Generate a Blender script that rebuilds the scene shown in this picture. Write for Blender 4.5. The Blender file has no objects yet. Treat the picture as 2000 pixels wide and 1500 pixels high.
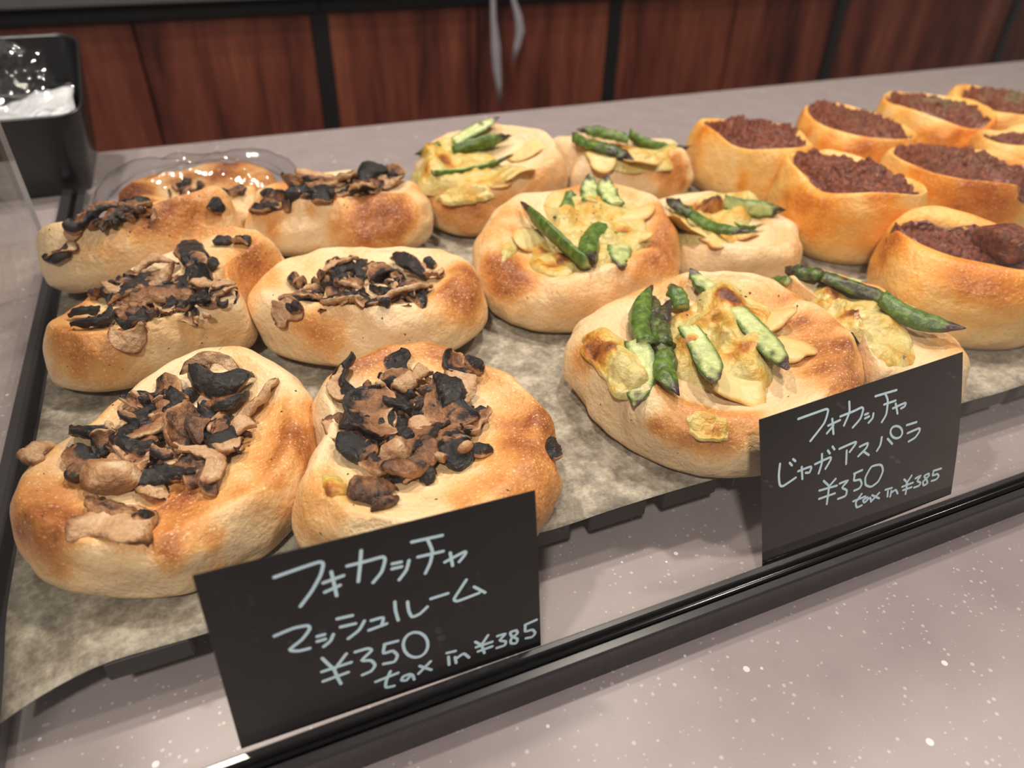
import bpy, math, random
import numpy as np
from mathutils import Vector, Matrix

# ------------------------------------------------------------------ camera
PI = math.pi
scene = bpy.context.scene
COL = scene.collection
CAM = np.array([0.0, -0.10816, 0.214])
YAW, PITCH, ROLL, FOCAL = math.radians(23.3), math.radians(36.5), math.radians(1.41), 1400.0
_f = np.array([math.sin(YAW) * math.cos(PITCH), math.cos(YAW) * math.cos(PITCH), -math.sin(PITCH)])
_r = np.array([math.cos(YAW), -math.sin(YAW), 0.0])
_u = np.cross(_r, _f)
CR = _r * math.cos(ROLL) + _u * math.sin(ROLL)
CU = -_r * math.sin(ROLL) + _u * math.cos(ROLL)
CF = _f
cam_data = bpy.data.cameras.new('camera')
cam = bpy.data.objects.new('camera', cam_data)
COL.objects.link(cam)
cam.matrix_world = Matrix(((CR[0], CU[0], -CF[0], CAM[0]), (CR[1], CU[1], -CF[1], CAM[1]),
                           (CR[2], CU[2], -CF[2], CAM[2]), (0, 0, 0, 1)))
cam_data.sensor_width = 36.0
cam_data.lens = FOCAL / 2000 * 36.0
cam_data.clip_start = 0.01
cam_data.clip_end = 50
cam_data.dof.use_dof = True
cam_data.dof.focus_distance = 0.27
cam_data.dof.aperture_fstop = 9.0
scene.camera = cam

# ------------------------------------------------------------------ world, lamps, exposure
world = bpy.data.worlds.new('shop_ambient')
scene.world = world
world.use_nodes = True
bg = world.node_tree.nodes['Background']
bg.inputs['Color'].default_value = (1.0, 0.93, 0.88, 1)
bg.inputs['Strength'].default_value = 0.18
scene.view_settings.view_transform = 'Standard'
scene.view_settings.look = 'None'
scene.view_settings.exposure = -0.06
scene.view_settings.gamma = 1.0
scene.view_settings.use_curve_mapping = False
scene.cycles.max_bounces = 7
scene.cycles.diffuse_bounces = 3
scene.cycles.glossy_bounces = 3
scene.cycles.transparent_max_bounces = 16
scene.cycles.caustics_reflective = False
scene.cycles.caustics_refractive = False

def lamp(name, loc, power, size, color, target):
    ld = bpy.data.lights.new(name, 'AREA')
    ld.shape = 'DISK'; ld.size = size; ld.energy = power; ld.color = color
    o = bpy.data.objects.new(name, ld); COL.objects.link(o)
    o.location = loc
    o.rotation_euler = (Vector(target) - Vector(loc)).to_track_quat('-Z', 'Y').to_euler()
    return o
WARM = (1.0, 0.90, 0.79)
lamp('ceiling_spot_or_fill', (-0.25, 0.85, 1.6), 17.0, 0.10, WARM, (0.0, 0.15, 0))
lamp('ceiling_spot_or_fill', (0.62, 0.60, 1.6), 17.0, 0.10, WARM, (0.2, 0.15, 0))
lamp('ceiling_spot_or_fill', (-0.55, -0.9, 1.55), 25.0, 0.16, (1.0, 0.91, 0.84), (0.2, 0.15, 0))  # added customer-side fill lamp, brightens the cards and bread fronts
lamp('ceiling_spot_or_fill', (1.3, 0.2, 1.7), 14.0, 0.14, WARM, (0.4, 0.2, 0))

# ------------------------------------------------------------------ pixel helpers (photo frame 2000 x 1500)
def ray(px, py):
    return CF + CR * (px - 1000) / FOCAL - CU * (py - 750) / FOCAL
def at_z(px, py, z):
    d = ray(px, py); return CAM + d * ((z - CAM[2]) / d[2])
def at_y(px, py, y):
    d = ray(px, py); return CAM + d * ((y - CAM[1]) / d[1])
def project(P):
    v = np.asarray(P) - CAM; w = v @ CF
    return np.stack([1000 + FOCAL * (v @ CR) / w, 750 - FOCAL * (v @ CU) / w], -1), w

# ------------------------------------------------------------------ mesh helpers
def mesh_obj(name, verts, faces, mat, parent=None, loc=None, smooth=True, attrs=None):
    me = bpy.data.meshes.new(name)
    me.from_pydata([tuple(map(float, v)) for v in verts], [], [tuple(map(int, f)) for f in faces])
    if smooth:
        me.polygons.foreach_set('use_smooth', [True] * len(me.polygons))
    if attrs:
        for k, a in attrs.items():
            at = me.attributes.new(k, 'FLOAT', 'POINT')
            at.data.foreach_set('value', np.asarray(a, dtype=np.float32))
    me.update()
    if mat: me.materials.append(mat)
    o = bpy.data.objects.new(name, me); COL.objects.link(o)
    if parent: o.parent = parent
    if loc is not None: o.location = tuple(map(float, loc))
    return o
def empty(name, loc=(0, 0, 0), rot=None):
    o = bpy.data.objects.new(name, None); COL.objects.link(o)
    o.location = tuple(map(float, loc)); o.empty_display_size = 0.02
    if rot: o.rotation_euler = rot
    return o
def tag(o, label, cat, group=None):
    o['label'] = label; o['category'] = cat
    if group: o['group'] = group
    return o
def struct(o, label=None, cat=None):
    o['kind'] = 'structure'
    if label: o['label'] = label
    if cat: o['category'] = cat
    return o
class MB:
    def __init__(s): s.v = []; s.f = []
    def add(s, v, f):
        b = len(s.v); s.v += [tuple(x) for x in v]; s.f += [tuple(i + b for i in q) for q in f]
    def box(s, x0, x1, y0, y1, z0, z1, bev=0.0):
        if bev <= 0:
            s.add([(x, y, z) for z in (z0, z1) for y in (y0, y1) for x in (x0, x1)],
                  [(0, 2, 3, 1), (4, 5, 7, 6), (0, 1, 5, 4), (2, 6, 7, 3), (0, 4, 6, 2), (1, 3, 7, 5)])
            return
        b = bev; V = []
        for z, ins in ((z0, b), (z0 + b, 0), (z1 - b, 0), (z1, b)):
            V += [(x0 + ins + b * (ins == 0), y0 + ins, z), (x1 - ins - b * (ins == 0), y0 + ins, z),
                  (x1 - ins, y0 + ins + b * (ins == 0), z), (x1 - ins, y1 - ins - b * (ins == 0), z),
                  (x1 - ins - b * (ins == 0), y1 - ins, z), (x0 + ins + b * (ins == 0), y1 - ins, z),
                  (x0 + ins, y1 - ins - b * (ins == 0), z), (x0 + ins, y0 + ins + b * (ins == 0), z)]
        F = [tuple(range(7, -1, -1)), tuple(range(24, 32))]
        for k in range(3):
            for i in range(8):
                j = (i + 1) % 8; F.append((k * 8 + i, k * 8 + j, k * 8 + 8 + j, k * 8 + 8 + i))
        s.add(V, F)
    def extrude_x(s, prof, x0, x1):
        n = len(prof)
        s.add([(x0, y, z) for y, z in prof] + [(x1, y, z) for y, z in prof],
              [(i, i + n, (i + 1) % n + n, (i + 1) % n) for i in range(n)] + [tuple(range(n)), tuple(range(2 * n - 1, n - 1, -1))])
    def build(s, name, mat, parent=None, smooth=False):
        return mesh_obj(name, s.v, s.f, mat, parent, smooth=smooth)
def grid_faces(nr, nc, close):
    F = []
    for i in range(nr - 1):
        for j in range(nc if close else nc - 1):
            a = i * nc + j; b = i * nc + (j + 1) % nc
            F.append((a, b, b + nc, a + nc))
    return F
class WN:                                  # smooth random-wave noise, about unit variance
    def __init__(s, seed, freq, n=18, dim=3):
        g = np.random.RandomState(seed)
        d = g.normal(size=(n, dim)); d /= np.linalg.norm(d, axis=1)[:, None]
        s.k = d * freq * g.uniform(.55, 1.5, (n, 1)) * 2 * PI; s.p = g.uniform(0, 2 * PI, n); s.n = n
    def __call__(s, P):
        return np.sin(np.asarray(P) @ s.k.T + s.p).sum(-1) / math.sqrt(s.n / 2)
def sstep(a, b, x):
    t = np.clip((x - a) / (b - a), 0, 1); return t * t * (3 - 2 * t)

# ------------------------------------------------------------------ materials
def material(name):
    m = bpy.data.materials.new(name); m.use_nodes = True
    nt = m.node_tree; b = nt.nodes['Principled BSDF']
    return m, nt, b
def N(nt, t, **kw):
    n = nt.nodes.new(t)
    for k, v in kw.items():
        if hasattr(n, k): setattr(n, k, v)
        else: n.inputs[k].default_value = v
    return n
def ramp(nt, stops, fac=None):
    n = nt.nodes.new('ShaderNodeValToRGB'); e = n.color_ramp.elements
    e[0].position, e[0].color = stops[0][0], (*stops[0][1], 1)
    e[1].position, e[1].color = stops[-1][0], (*stops[-1][1], 1)
    for p, c in stops[1:-1]:
        q = e.new(p); q.color = (*c, 1)
    if fac is not None: nt.links.new(fac, n.inputs['Fac'])
    return n
def mathn(nt, op, a, b=None, clamp=False):
    n = nt.nodes.new('ShaderNodeMath'); n.operation = op; n.use_clamp = clamp
    for i, x in enumerate((a, b)):
        if x is None: continue
        if isinstance(x, (int, float)): n.inputs[i].default_value = x
        else: nt.links.new(x, n.inputs[i])
    return n.outputs[0]
def mixc(nt, fac, a, b):
    n = nt.nodes.new('ShaderNodeMix'); n.data_type = 'RGBA'
    for i, x in ((0, fac), (6, a), (7, b)):
        if isinstance(x, (int, float)): n.inputs[i].default_value = x
        elif isinstance(x, tuple): n.inputs[i].default_value = (*x, 1)
        else: nt.links.new(x, n.inputs[i])
    return n.outputs[2]
def objcoord(nt, scale=(1, 1, 1)):
    tc = nt.nodes.new('ShaderNodeTexCoord'); mp = nt.nodes.new('ShaderNodeMapping')
    mp.inputs['Scale'].default_value = scale
    nt.links.new(tc.outputs['Object'], mp.inputs['Vector']); return mp.outputs[0]
def noise(nt, co, scale, detail=3.0, rough=.55):
    n = nt.nodes.new('ShaderNodeTexNoise'); n.inputs['Scale'].default_value = scale
    n.inputs['Detail'].default_value = detail; n.inputs['Roughness'].default_value = rough
    nt.links.new(co, n.inputs['Vector']); return n.outputs['Fac']
def voro(nt, co, scale, feature='F1'):
    n = nt.nodes.new('ShaderNodeTexVoronoi'); n.feature = feature; n.inputs['Scale'].default_value = scale
    nt.links.new(co, n.inputs['Vector']); return n.outputs['Distance']
def bump(nt, b, h, strength, dist=0.001):
    n = nt.nodes.new('ShaderNodeBump'); n.inputs['Strength'].default_value = strength; n.inputs['Distance'].default_value = dist
    nt.links.new(h, n.inputs['Height']); nt.links.new(n.outputs[0], b.inputs['Normal'])
def attr(nt, name):
    n = nt.nodes.new('ShaderNodeAttribute'); n.attribute_name = name; return n.outputs['Fac']
def plain(name, col, rough=.5, metal=0.0, spec=.5):
    m, nt, b = material(name)
    b.inputs['Base Color'].default_value = (*col, 1); b.inputs['Roughness'].default_value = rough
    b.inputs['Metallic'].default_value = metal; b.inputs['Specular IOR Level'].default_value = spec
    co = objcoord(nt); n = noise(nt, co, 90, 3)
    c = mixc(nt, n, tuple(x * .85 for x in col), tuple(min(1, x * 1.15) for x in col))
    nt.links.new(c, b.inputs['Base Color'])
    return m

def dough_mat(name, stops, gloss=.42):
    m, nt, b = material(name); co = objcoord(nt)
    br = attr(nt, 'brown')
    n1 = noise(nt, co, 130, 3, .6); n2 = noise(nt, co, 700, 2, .6)
    s = mathn(nt, 'ADD', br, mathn(nt, 'MULTIPLY', mathn(nt, 'SUBTRACT', n1, .5), .34))
    s = mathn(nt, 'ADD', s, mathn(nt, 'MULTIPLY', mathn(nt, 'SUBTRACT', n2, .5), .22), True)
    col = ramp(nt, stops, s).outputs[0]
    v = voro(nt, co, 430)                                   # pale baked blisters
    dots = mathn(nt, 'MAXIMUM', mathn(nt, 'LESS_THAN', v, .19), mathn(nt, 'LESS_THAN', voro(nt, co, 800), .2))
    dots = mathn(nt, 'MULTIPLY', dots, mathn(nt, 'MULTIPLY', noise(nt, co, 90, 2), .75))
    col = mixc(nt, dots, col, (.93, .72, .46))
    nt.links.new(col, b.inputs['Base Color'])
    b.inputs['Roughness'].default_value = gloss
    b.inputs['Specular IOR Level'].default_value = .38
    h = mathn(nt, 'ADD', mathn(nt, 'MULTIPLY', noise(nt, co, 420, 3, .6), .8), mathn(nt, 'MULTIPLY', noise(nt, co, 190, 2), .9))
    bump(nt, b, h, .55, .0016)
    return m
M_FOC = dough_mat('focaccia_crust', [(0, (.78, .58, .355)), (.22, (.77, .515, .265)), (.45, (.70, .35, .115)),
                                     (.66, (.56, .22, .055)), (.84, (.30, .085, .02)), (1, (.05, .012, .006))])
M_CUR = dough_mat('curry_roll_crust', [(0, (.86, .58, .25)), (.25, (.84, .46, .12)), (.5, (.80, .30, .035)),
                                       (.72, (.55, .15, .015)), (.9, (.28, .05, .01)), (1, (.12, .02, .008))], .38)

def mushroom_mat():
    m, nt, b = material('roasted_mushroom'); co = objcoord(nt)
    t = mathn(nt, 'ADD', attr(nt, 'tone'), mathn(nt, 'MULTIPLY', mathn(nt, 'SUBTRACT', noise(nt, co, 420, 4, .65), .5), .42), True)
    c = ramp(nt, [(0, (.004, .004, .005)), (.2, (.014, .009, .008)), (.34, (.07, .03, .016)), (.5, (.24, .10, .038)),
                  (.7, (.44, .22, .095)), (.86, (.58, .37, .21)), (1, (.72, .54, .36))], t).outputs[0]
    nt.links.new(c, b.inputs['Base Color'])
    r = mathn(nt, 'ADD', mathn(nt, 'MULTIPLY', attr(nt, 'tone'), .38), .17); nt.links.new(r, b.inputs['Roughness'])
    bump(nt, b, mathn(nt, 'ADD', noise(nt, co, 620, 4, .65), mathn(nt, 'MULTIPLY', voro(nt, co, 430), .6)), .8, .0014)
    return m
M_MUSH = mushroom_mat()

def asp_mat():
    m, nt, b = material('asparagus_skin'); co = objcoord(nt)
    st = noise(nt, co, 260, 4, .55)
    g = ramp(nt, [(0.3, (.035, .075, .010)), (.5, (.085, .155, .022)), (.7, (.17, .26, .04))], st).outputs[0]
    p = ramp(nt, [(0.3, (.36, .43, .14)), (.5, (.50, .55, .22)), (.7, (.62, .64, .33))], st).outputs[0]
    c = mixc(nt, attr(nt, 'cut'), g, p)
    c = mixc(nt, attr(nt, 'tip'), c, ramp(nt, [(.3, (.012, .008, .010)), (.7, (.075, .035, .03))], st).outputs[0])
    nt.links.new(c, b.inputs['Base Color']); b.inputs['Roughness'].default_value = .34
    bump(nt, b, noise(nt, co, 600, 4), .45, .001)
    return m
M_ASP = asp_mat()

def cheese_mat():
    m, nt, b = material('melted_cheese'); co = objcoord(nt)
    s = mathn(nt, 'ADD', attr(nt, 'brown'), mathn(nt, 'MULTIPLY', mathn(nt, 'SUBTRACT', noise(nt, co, 170, 5, .65), .5), .8), True)
    c = ramp(nt, [(0, (.62, .50, .20)), (.26, (.62, .42, .10)), (.44, (.60, .31, .05)), (.66, (.42, .14, .02)), (1, (.12, .03, .01))], s).outputs[0]
    nt.links.new(c, b.inputs['Base Color']); b.inputs['Roughness'].default_value = .21
    b.inputs['Subsurface Weight'].default_value = .15
    b.inputs['Subsurface Radius'].default_value = (.005, .004, .0015); b.inputs['Subsurface Scale'].default_value = 1.0
    bump(nt, b, mathn(nt, 'ADD', noise(nt, co, 260, 5, .6), mathn(nt, 'MULTIPLY', noise(nt, co, 130, 2), .8)), .75, .002)
    return m
M_CHE = cheese_mat()

def curry_mat():
    m, nt, b = material('minced_meat_curry'); co = objcoord(nt)
    c = ramp(nt, [(.22, (.022, .004, .003)), (.42, (.125, .024, .010)), (.6, (.24, .058, .020)), (.8, (.40, .14, .045))],
             noise(nt, co, 330, 5, .62)).outputs[0]
    c = mixc(nt, mathn(nt, 'MULTIPLY', attr(nt, 'herb'), .55), c, (.20, .19, .08))
    nt.links.new(c, b.inputs['Base Color']); b.inputs['Roughness'].default_value = .27
    bump(nt, b, mathn(nt, 'ADD', noise(nt, co, 380, 5, .65), mathn(nt, 'MULTIPLY', voro(nt, co, 330), -.7)), .9, .002)
    return m
M_CURRY = curry_mat()

def potato_mat():
    m, nt, b = material('baked_potato_slice'); co = objcoord(nt)
    s = mathn(nt, 'ADD', attr(nt, 'brown'), mathn(nt, 'MULTIPLY', mathn(nt, 'SUBTRACT', noise(nt, co, 120, 3), .5), .35), True)
    c = ramp(nt, [(0, (.68, .55, .27)), (.5, (.66, .45, .15)), (.8, (.50, .22, .05)), (1, (.30, .09, .02))], s).outputs[0]
    nt.links.new(c, b.inputs['Base Color']); b.inputs['Roughness'].default_value = .42
    b.inputs['Subsurface Weight'].default_value = .12; b.inputs['Subsurface Radius'].default_value = (.004, .003, .001)
    b.inputs['Subsurface Scale'].default_value = 1.0
    bump(nt, b, noise(nt, co, 300, 4), .5, .0014)
    return m
M_POT = potato_mat()
M_SPECK = plain('dark_herb', (.018, .012, .008), .6)
M_HERB = plain('dried_herb', (.09, .06, .03), .7)

def paper_mat():
    m, nt, b = material('parchment_paper'); co = objcoord(nt)
    a = noise(nt, co, 95, 6, .62); c2 = noise(nt, co, 420, 4, .7)
    s = mathn(nt, 'ADD', mathn(nt, 'MULTIPLY', a, .6), mathn(nt, 'MULTIPLY', c2, .4))
    c = ramp(nt, [(.39, (.15, .125, .095)), (.5, (.28, .24, .183)), (.61, (.44, .39, .31))], s).outputs[0]
    nt.links.new(c, b.inputs['Base Color']); b.inputs['Roughness'].default_value = .6
    bump(nt, b, s, .12, .001)
    return m
M_PAPER = paper_mat()

def counter_mat():
    m, nt, b = material('speckled_solid_surface'); co = objcoord(nt)
    base = ramp(nt, [(.3, (.268, .224, .224)), (.7, (.304, .256, .255))], noise(nt, co, 40, 4)).outputs[0]
    n1 = nt.nodes.new('ShaderNodeTexVoronoi'); n1.inputs['Scale'].default_value = 190; nt.links.new(co, n1.inputs['Vector'])
    sepc = nt.nodes.new('ShaderNodeSeparateColor'); nt.links.new(n1.outputs['Color'], sepc.inputs[0])
    rad = mathn(nt, 'MULTIPLY', mathn(nt, 'POWER', sepc.outputs[0], 11.0), .26)
    d1 = mathn(nt, 'LESS_THAN', n1.outputs['Distance'], rad)
    c = mixc(nt, mathn(nt, 'MULTIPLY', d1, .75), base, (.80, .76, .74))
    n2 = nt.nodes.new('ShaderNodeTexVoronoi'); n2.inputs['Scale'].default_value = 520; nt.links.new(co, n2.inputs['Vector'])
    s2 = nt.nodes.new('ShaderNodeSeparateColor'); nt.links.new(n2.outputs['Color'], s2.inputs[0])
    d2 = mathn(nt, 'LESS_THAN', n2.outputs['Distance'], mathn(nt, 'MULTIPLY', mathn(nt, 'POWER', s2.outputs[1], 3.6), .36))
    c = mixc(nt, mathn(nt, 'MULTIPLY', d2, .42), c, (.66, .61, .59))
    nt.links.new(c, b.inputs['Base Color']); b.inputs['Roughness'].default_value = .34
    b.inputs['Specular IOR Level'].default_value = .3
    return m
M_COUNTER = counter_mat()

def wood_mat():
    m, nt, b = material('dark_red_walnut'); co = objcoord(nt, (1, 1, .11))
    oi = nt.nodes.new('ShaderNodeObjectInfo')
    vm = nt.nodes.new('ShaderNodeVectorMath'); vm.operation = 'ADD'
    cx = nt.nodes.new('ShaderNodeCombineXYZ'); nt.links.new(mathn(nt, 'MULTIPLY', oi.outputs['Random'], 17.0), cx.inputs[0])
    nt.links.new(co, vm.inputs[0]); nt.links.new(cx.outputs[0], vm.inputs[1]); co = vm.outputs[0]
    a = noise(nt, co, 16, 5, .6); f = noise(nt, co, 90, 4, .6)
    s = mathn(nt, 'ADD', mathn(nt, 'MULTIPLY', a, .75), mathn(nt, 'MULTIPLY', f, .25))
    c = ramp(nt, [(.36, (.045, .010, .007)), (.48, (.13, .030, .018)), (.6, (.21, .058, .032)), (.72, (.30, .10, .055))], s).outputs[0]
    nt.links.new(c, b.inputs['Base Color']); b.inputs['Roughness'].default_value = .45
    return m
M_WOOD = wood_mat()
M_BLACK = plain('black_anodised_metal', (.016, .015, .016), .30, 0, .6)
M_TRACK = plain('black_painted_track', (.032, .030, .032), .22, 0, .7)
M_RUBBER = plain('black_rubber_gasket', (.004, .004, .004), .2, 0, .5)
M_FRAME = plain('black_cabinet_frame', (.006, .006, .007), .5)
M_SLAT = plain('black_slat_paint', (.010, .010, .011), .5)
M_CARD = plain('black_card_stock', (.009, .0085, .009), .5, 0, .22)
M_CHALK = plain('pale_blue_marker', (.60, .80, .97), .55)
M_BIN = plain('black_plastic', (.010, .010, .011), .28, 0, .5)
M_WORK = plain('grey_worktop', (.10, .10, .11), .4)
M_BOUNCE = plain('white_bounce_sheet', (.80, .81, .83), .3)
M_FLOOR = plain('grey_floor_tile', (.22, .20, .18), .5)
M_REFL_STRIP = plain('pale_reflection_strip', (.34, .31, .35), .6)  # reflection tone for the pale strips in the aisle

def glass_mat(name, tint, ior, rough, base=0.0):
    m = bpy.data.materials.new(name); m.use_nodes = True; nt = m.node_tree
    nt.nodes.remove(nt.nodes['Principled BSDF']); out = nt.nodes['Material Output']
    tr = N(nt, 'ShaderNodeBsdfTransparent'); tr.inputs['Color'].default_value = (*tint, 1)
    gl = N(nt, 'ShaderNodeBsdfGlossy'); gl.inputs['Roughness'].default_value = rough
    f0 = ((ior - 1) / (ior + 1)) ** 2                        # same reflectance from either side of the sheet
    geo = N(nt, 'ShaderNodeNewGeometry'); dt = N(nt, 'ShaderNodeVectorMath'); dt.operation = 'DOT_PRODUCT'
    nt.links.new(geo.outputs['Incoming'], dt.inputs[0]); nt.links.new(geo.outputs['Normal'], dt.inputs[1])
    k = mathn(nt, 'POWER', mathn(nt, 'SUBTRACT', 1.0, mathn(nt, 'ABSOLUTE', dt.outputs['Value'])), 5.0)
    fac = mathn(nt, 'ADD', mathn(nt, 'MULTIPLY', k, 1 - f0), f0 + base, True)
    mx = N(nt, 'ShaderNodeMixShader'); nt.links.new(fac, mx.inputs[0])
    nt.links.new(tr.outputs[0], mx.inputs[1]); nt.links.new(gl.outputs[0], mx.inputs[2])
    nt.links.new(mx.outputs[0], out.inputs['Surface'])
    return m, nt, gl
M_GLASS, _, _ = glass_mat('clear_glass', (.985, .99, .98), 1.25, 0.0)
M_FILM, _nt, _gl = glass_mat('clear_plastic_film', (.95, .95, .96), 1.45, .05, .07)
_b = _nt.nodes.new('ShaderNodeBump'); _b.inputs['Strength'].default_value = .9; _b.inputs['Distance'].default_value = .002
_nt.links.new(noise(_nt, objcoord(_nt), 90, 3), _b.inputs['Height']); _nt.links.new(_b.outputs[0], _gl.inputs['Normal'])

# ------------------------------------------------------------------ large structure
ZP = 0.019                                                   # top of the parchment
mb = MB(); mb.box(-1.2, 1.9, -0.42, 0.597, -0.04, 0.0, .003)
struct(mb.build('counter', M_COUNTER), 'grey speckled solid surface shop counter', 'counter')
mb = MB(); mb.box(-1.2, 1.9, -0.38, 0.56, -0.95, -0.0405)
struct(mb.build('counter_base', M_FRAME), 'dark cupboard body under the counter top', 'counter')
mb = MB(); mb.box(-3, 4, -2.5, 2.4, -1.0, -0.95)
struct(mb.build('floor', M_FLOOR), 'grey shop floor', 'floor')

# back bar: one cabinet per bay, two walnut doors each, black posts and rail
YW = 1.392
POSTS = [-1.03, -0.397, 0.237, 0.868, 1.498, 2.122, 2.75]
BAY = ['left of the one behind the bin, out of frame', 'behind the wrapped bread and the bin', 'behind the asparagus focaccias, centre of the wall',
       'behind the curry rolls, right of centre', 'behind the curry rolls, at the right edge', 'in the upper right corner, mostly out of view']
for i in range(6):
    x0, x1 = POSTS[i], POSTS[i + 1]
    c = empty('back_cabinet', ((x0 + x1) / 2, YW + .2, -0.95))
    tag(c, 'dark red walnut cabinet ' + BAY[i], 'cabinet', 'walnut cabinets along the back wall')
    off = Vector(c.location)
    def part(name, m, bx):
        mb = MB(); mb.box(bx[0] - off.x, bx[1] - off.x, bx[2] - off.y, bx[3] - off.y, bx[4] - off.z, bx[5] - off.z, .0015)
        return mb.build(name, m, c)
    xm = (x0 + x1) / 2
    part('body', M_FRAME, (x0 + .001, x1 - .001, YW + .022, YW + .45, -0.949, -0.029))
    part('door', M_WOOD, (x0 + .016, xm - .0022, YW, YW + .02, -0.88, -0.029))
    part('door', M_WOOD, (xm + .0022, x1 - .016, YW, YW + .02, -0.88, -0.029))
    part('post', M_BLACK, (x0 - .0145, x0 + .0145, YW - .006, YW + .021, -0.949, -0.029))
    part('rail', M_FRAME, (x0 + .001, x1 - .001, YW - .010, YW + .45, -0.0285, -0.0015))
mb = MB(); mb.box(-1.05, 2.8, YW - .03, YW + .5, -0.001, .03, .002)
tag(mb.build('back_worktop', M_WORK), 'dark grey worktop edge above the black rail', 'worktop')
mb = MB(); mb.box(-3, 4, YW + .52, YW + .6, -0.95, 2.0)
struct(mb.build('wall_back', plain('dark_wall', (.10, .085, .08), .7)), 'dim back wall of the shop', 'wall')

# front glass in its black track
t = empty('front_screen_track', (0.4, 0.005, 0.0))
tag(t, 'black metal track running along the counter under the front glass', 'track')
mb = MB()
mb.extrude_x([(y - .005, z) for y, z in [(0.0, 0.0), (0.0, .0119), (.0006, .0128), (.0030, .0128), (.0034, .0122), (.0038, .0070), (.0072, .0070), (.0076, .0118), (.0080, .0124), (.0096, .0124), (.0102, .0118), (.0102, 0.0)]], -0.53, 0.6)
mb.build('rail_profile', M_TRACK, t)
mb = MB()
prof = [(.0046 + .0012 * math.cos(a) - .005, .0126 + .0016 * math.sin(a)) for a in np.linspace(0, 2 * PI, 10, endpoint=False)]
mb.extrude_x(prof, -0.53, 0.6); mb.build('rubber_gasket', M_RUBBER, t, True)
g = empty('front_glass', (0.4, 0.0068, 0.0072))
tag(g, 'clear upright glass screen in front of the breads', 'glass screen')
mb = MB(); mb.box(-0.53, 0.6, -.0008, .0008, 0, .33); mb.build('pane', M_GLASS, g)

t = empty('side_screen_track', (-0.100, 0.20, 0.0))
tag(t, 'black metal track at the left running back beside the parchment', 'track')
mb = MB(); mb.box(-.0085, -.0018, -.189, .29, 0, .0075, .0006); mb.build('rail_profile', M_TRACK, t)
mb = MB(); mb.box(.0022, .0078, -.189, .29, 0, .0075, .0006); mb.build('rail_profile', M_TRACK, t)
mb = MB(); mb.box(-.0018, .0022, -.189, .29, 0, .0040); mb.build('rubber_gasket', M_RUBBER, t)
g = empty('side_glass', (-0.0998, 0.18, 0.0042))
tag(g, 'clear upright glass side panel at the left end of the breads', 'glass screen')
mb = MB(); mb.box(-.0013, .0013, -.168, .1635, 0, .33); mb.build('pane', M_GLASS, g)
M_EDGE = plain('polished_glass_edge', (.42, .44, .46), .2)
mb = MB(); mb.box(-.0013, .0013, .16351, .1642, 0, .33); mb.build('polished_edge', M_EDGE, g)

# slatted black riser and parchment
r = empty('display_riser', (0.28, 0.2, 0.0))
tag(r, 'low black slatted riser under the parchment sheet', 'riser')
edges = []
x = -0.0625
while x < 0.70:
    edges.append((x, x + .0245)); x += .0325
slat_me = None
for a, b_ in edges:
    if slat_me is None:
        mb = MB(); mb.box(-.01225, .01225, -.163, .17, 0, .0085, .0006); o = mb.build('slat', M_SLAT, r); slat_me = o.data
    else:
        o = bpy.data.objects.new('slat', slat_me); COL.objects.link(o); o.parent = r
    o.location = ((a + b_) / 2 - .28, .0112, ZP - .0003 - .0085)
for yy in (.075, .20, .33):
    mb = MB(); mb.box(-.34, .42, yy - .2 - .012, yy - .2 + .012, 0, ZP - .0088); mb.build('cross_rail', M_SLAT, r)

nx, ny = 150, 60
xs = np.linspace(-0.0905, 0.70, nx); ys = np.linspace(0.0475, 0.372, ny)
X, Y = np.meshgrid(xs, ys); wn = WN(5, 5, dim=2); wn2 = WN(6, 18, dim=2)
Z = ZP + .00035 * np.abs(wn(np.stack([X, Y], -1))) + .0002
fr = sstep(.085, .0475, Y)
droop = np.clip((-0.058 - X) / .0325, 0, 1)
Z = Z + .0010 * fr * wn2(np.stack([X, Y * 0], -1)) * .4 - fr * droop ** 1.8 * .0075
Yd = Y - fr * droop ** 1.6 * .0030
V = np.stack([X, Yd, Z], -1).reshape(-1, 3)
p = mesh_obj('parchment_sheet', V, grid_faces(ny, nx, False), M_PAPER)
sm = p.modifiers.new('thickness', 'SOLIDIFY'); sm.thickness = .0002; sm.offset = -1
tag(p, 'greyish tan parchment sheet under the breads, its front left corner drooping', 'parchment')

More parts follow.
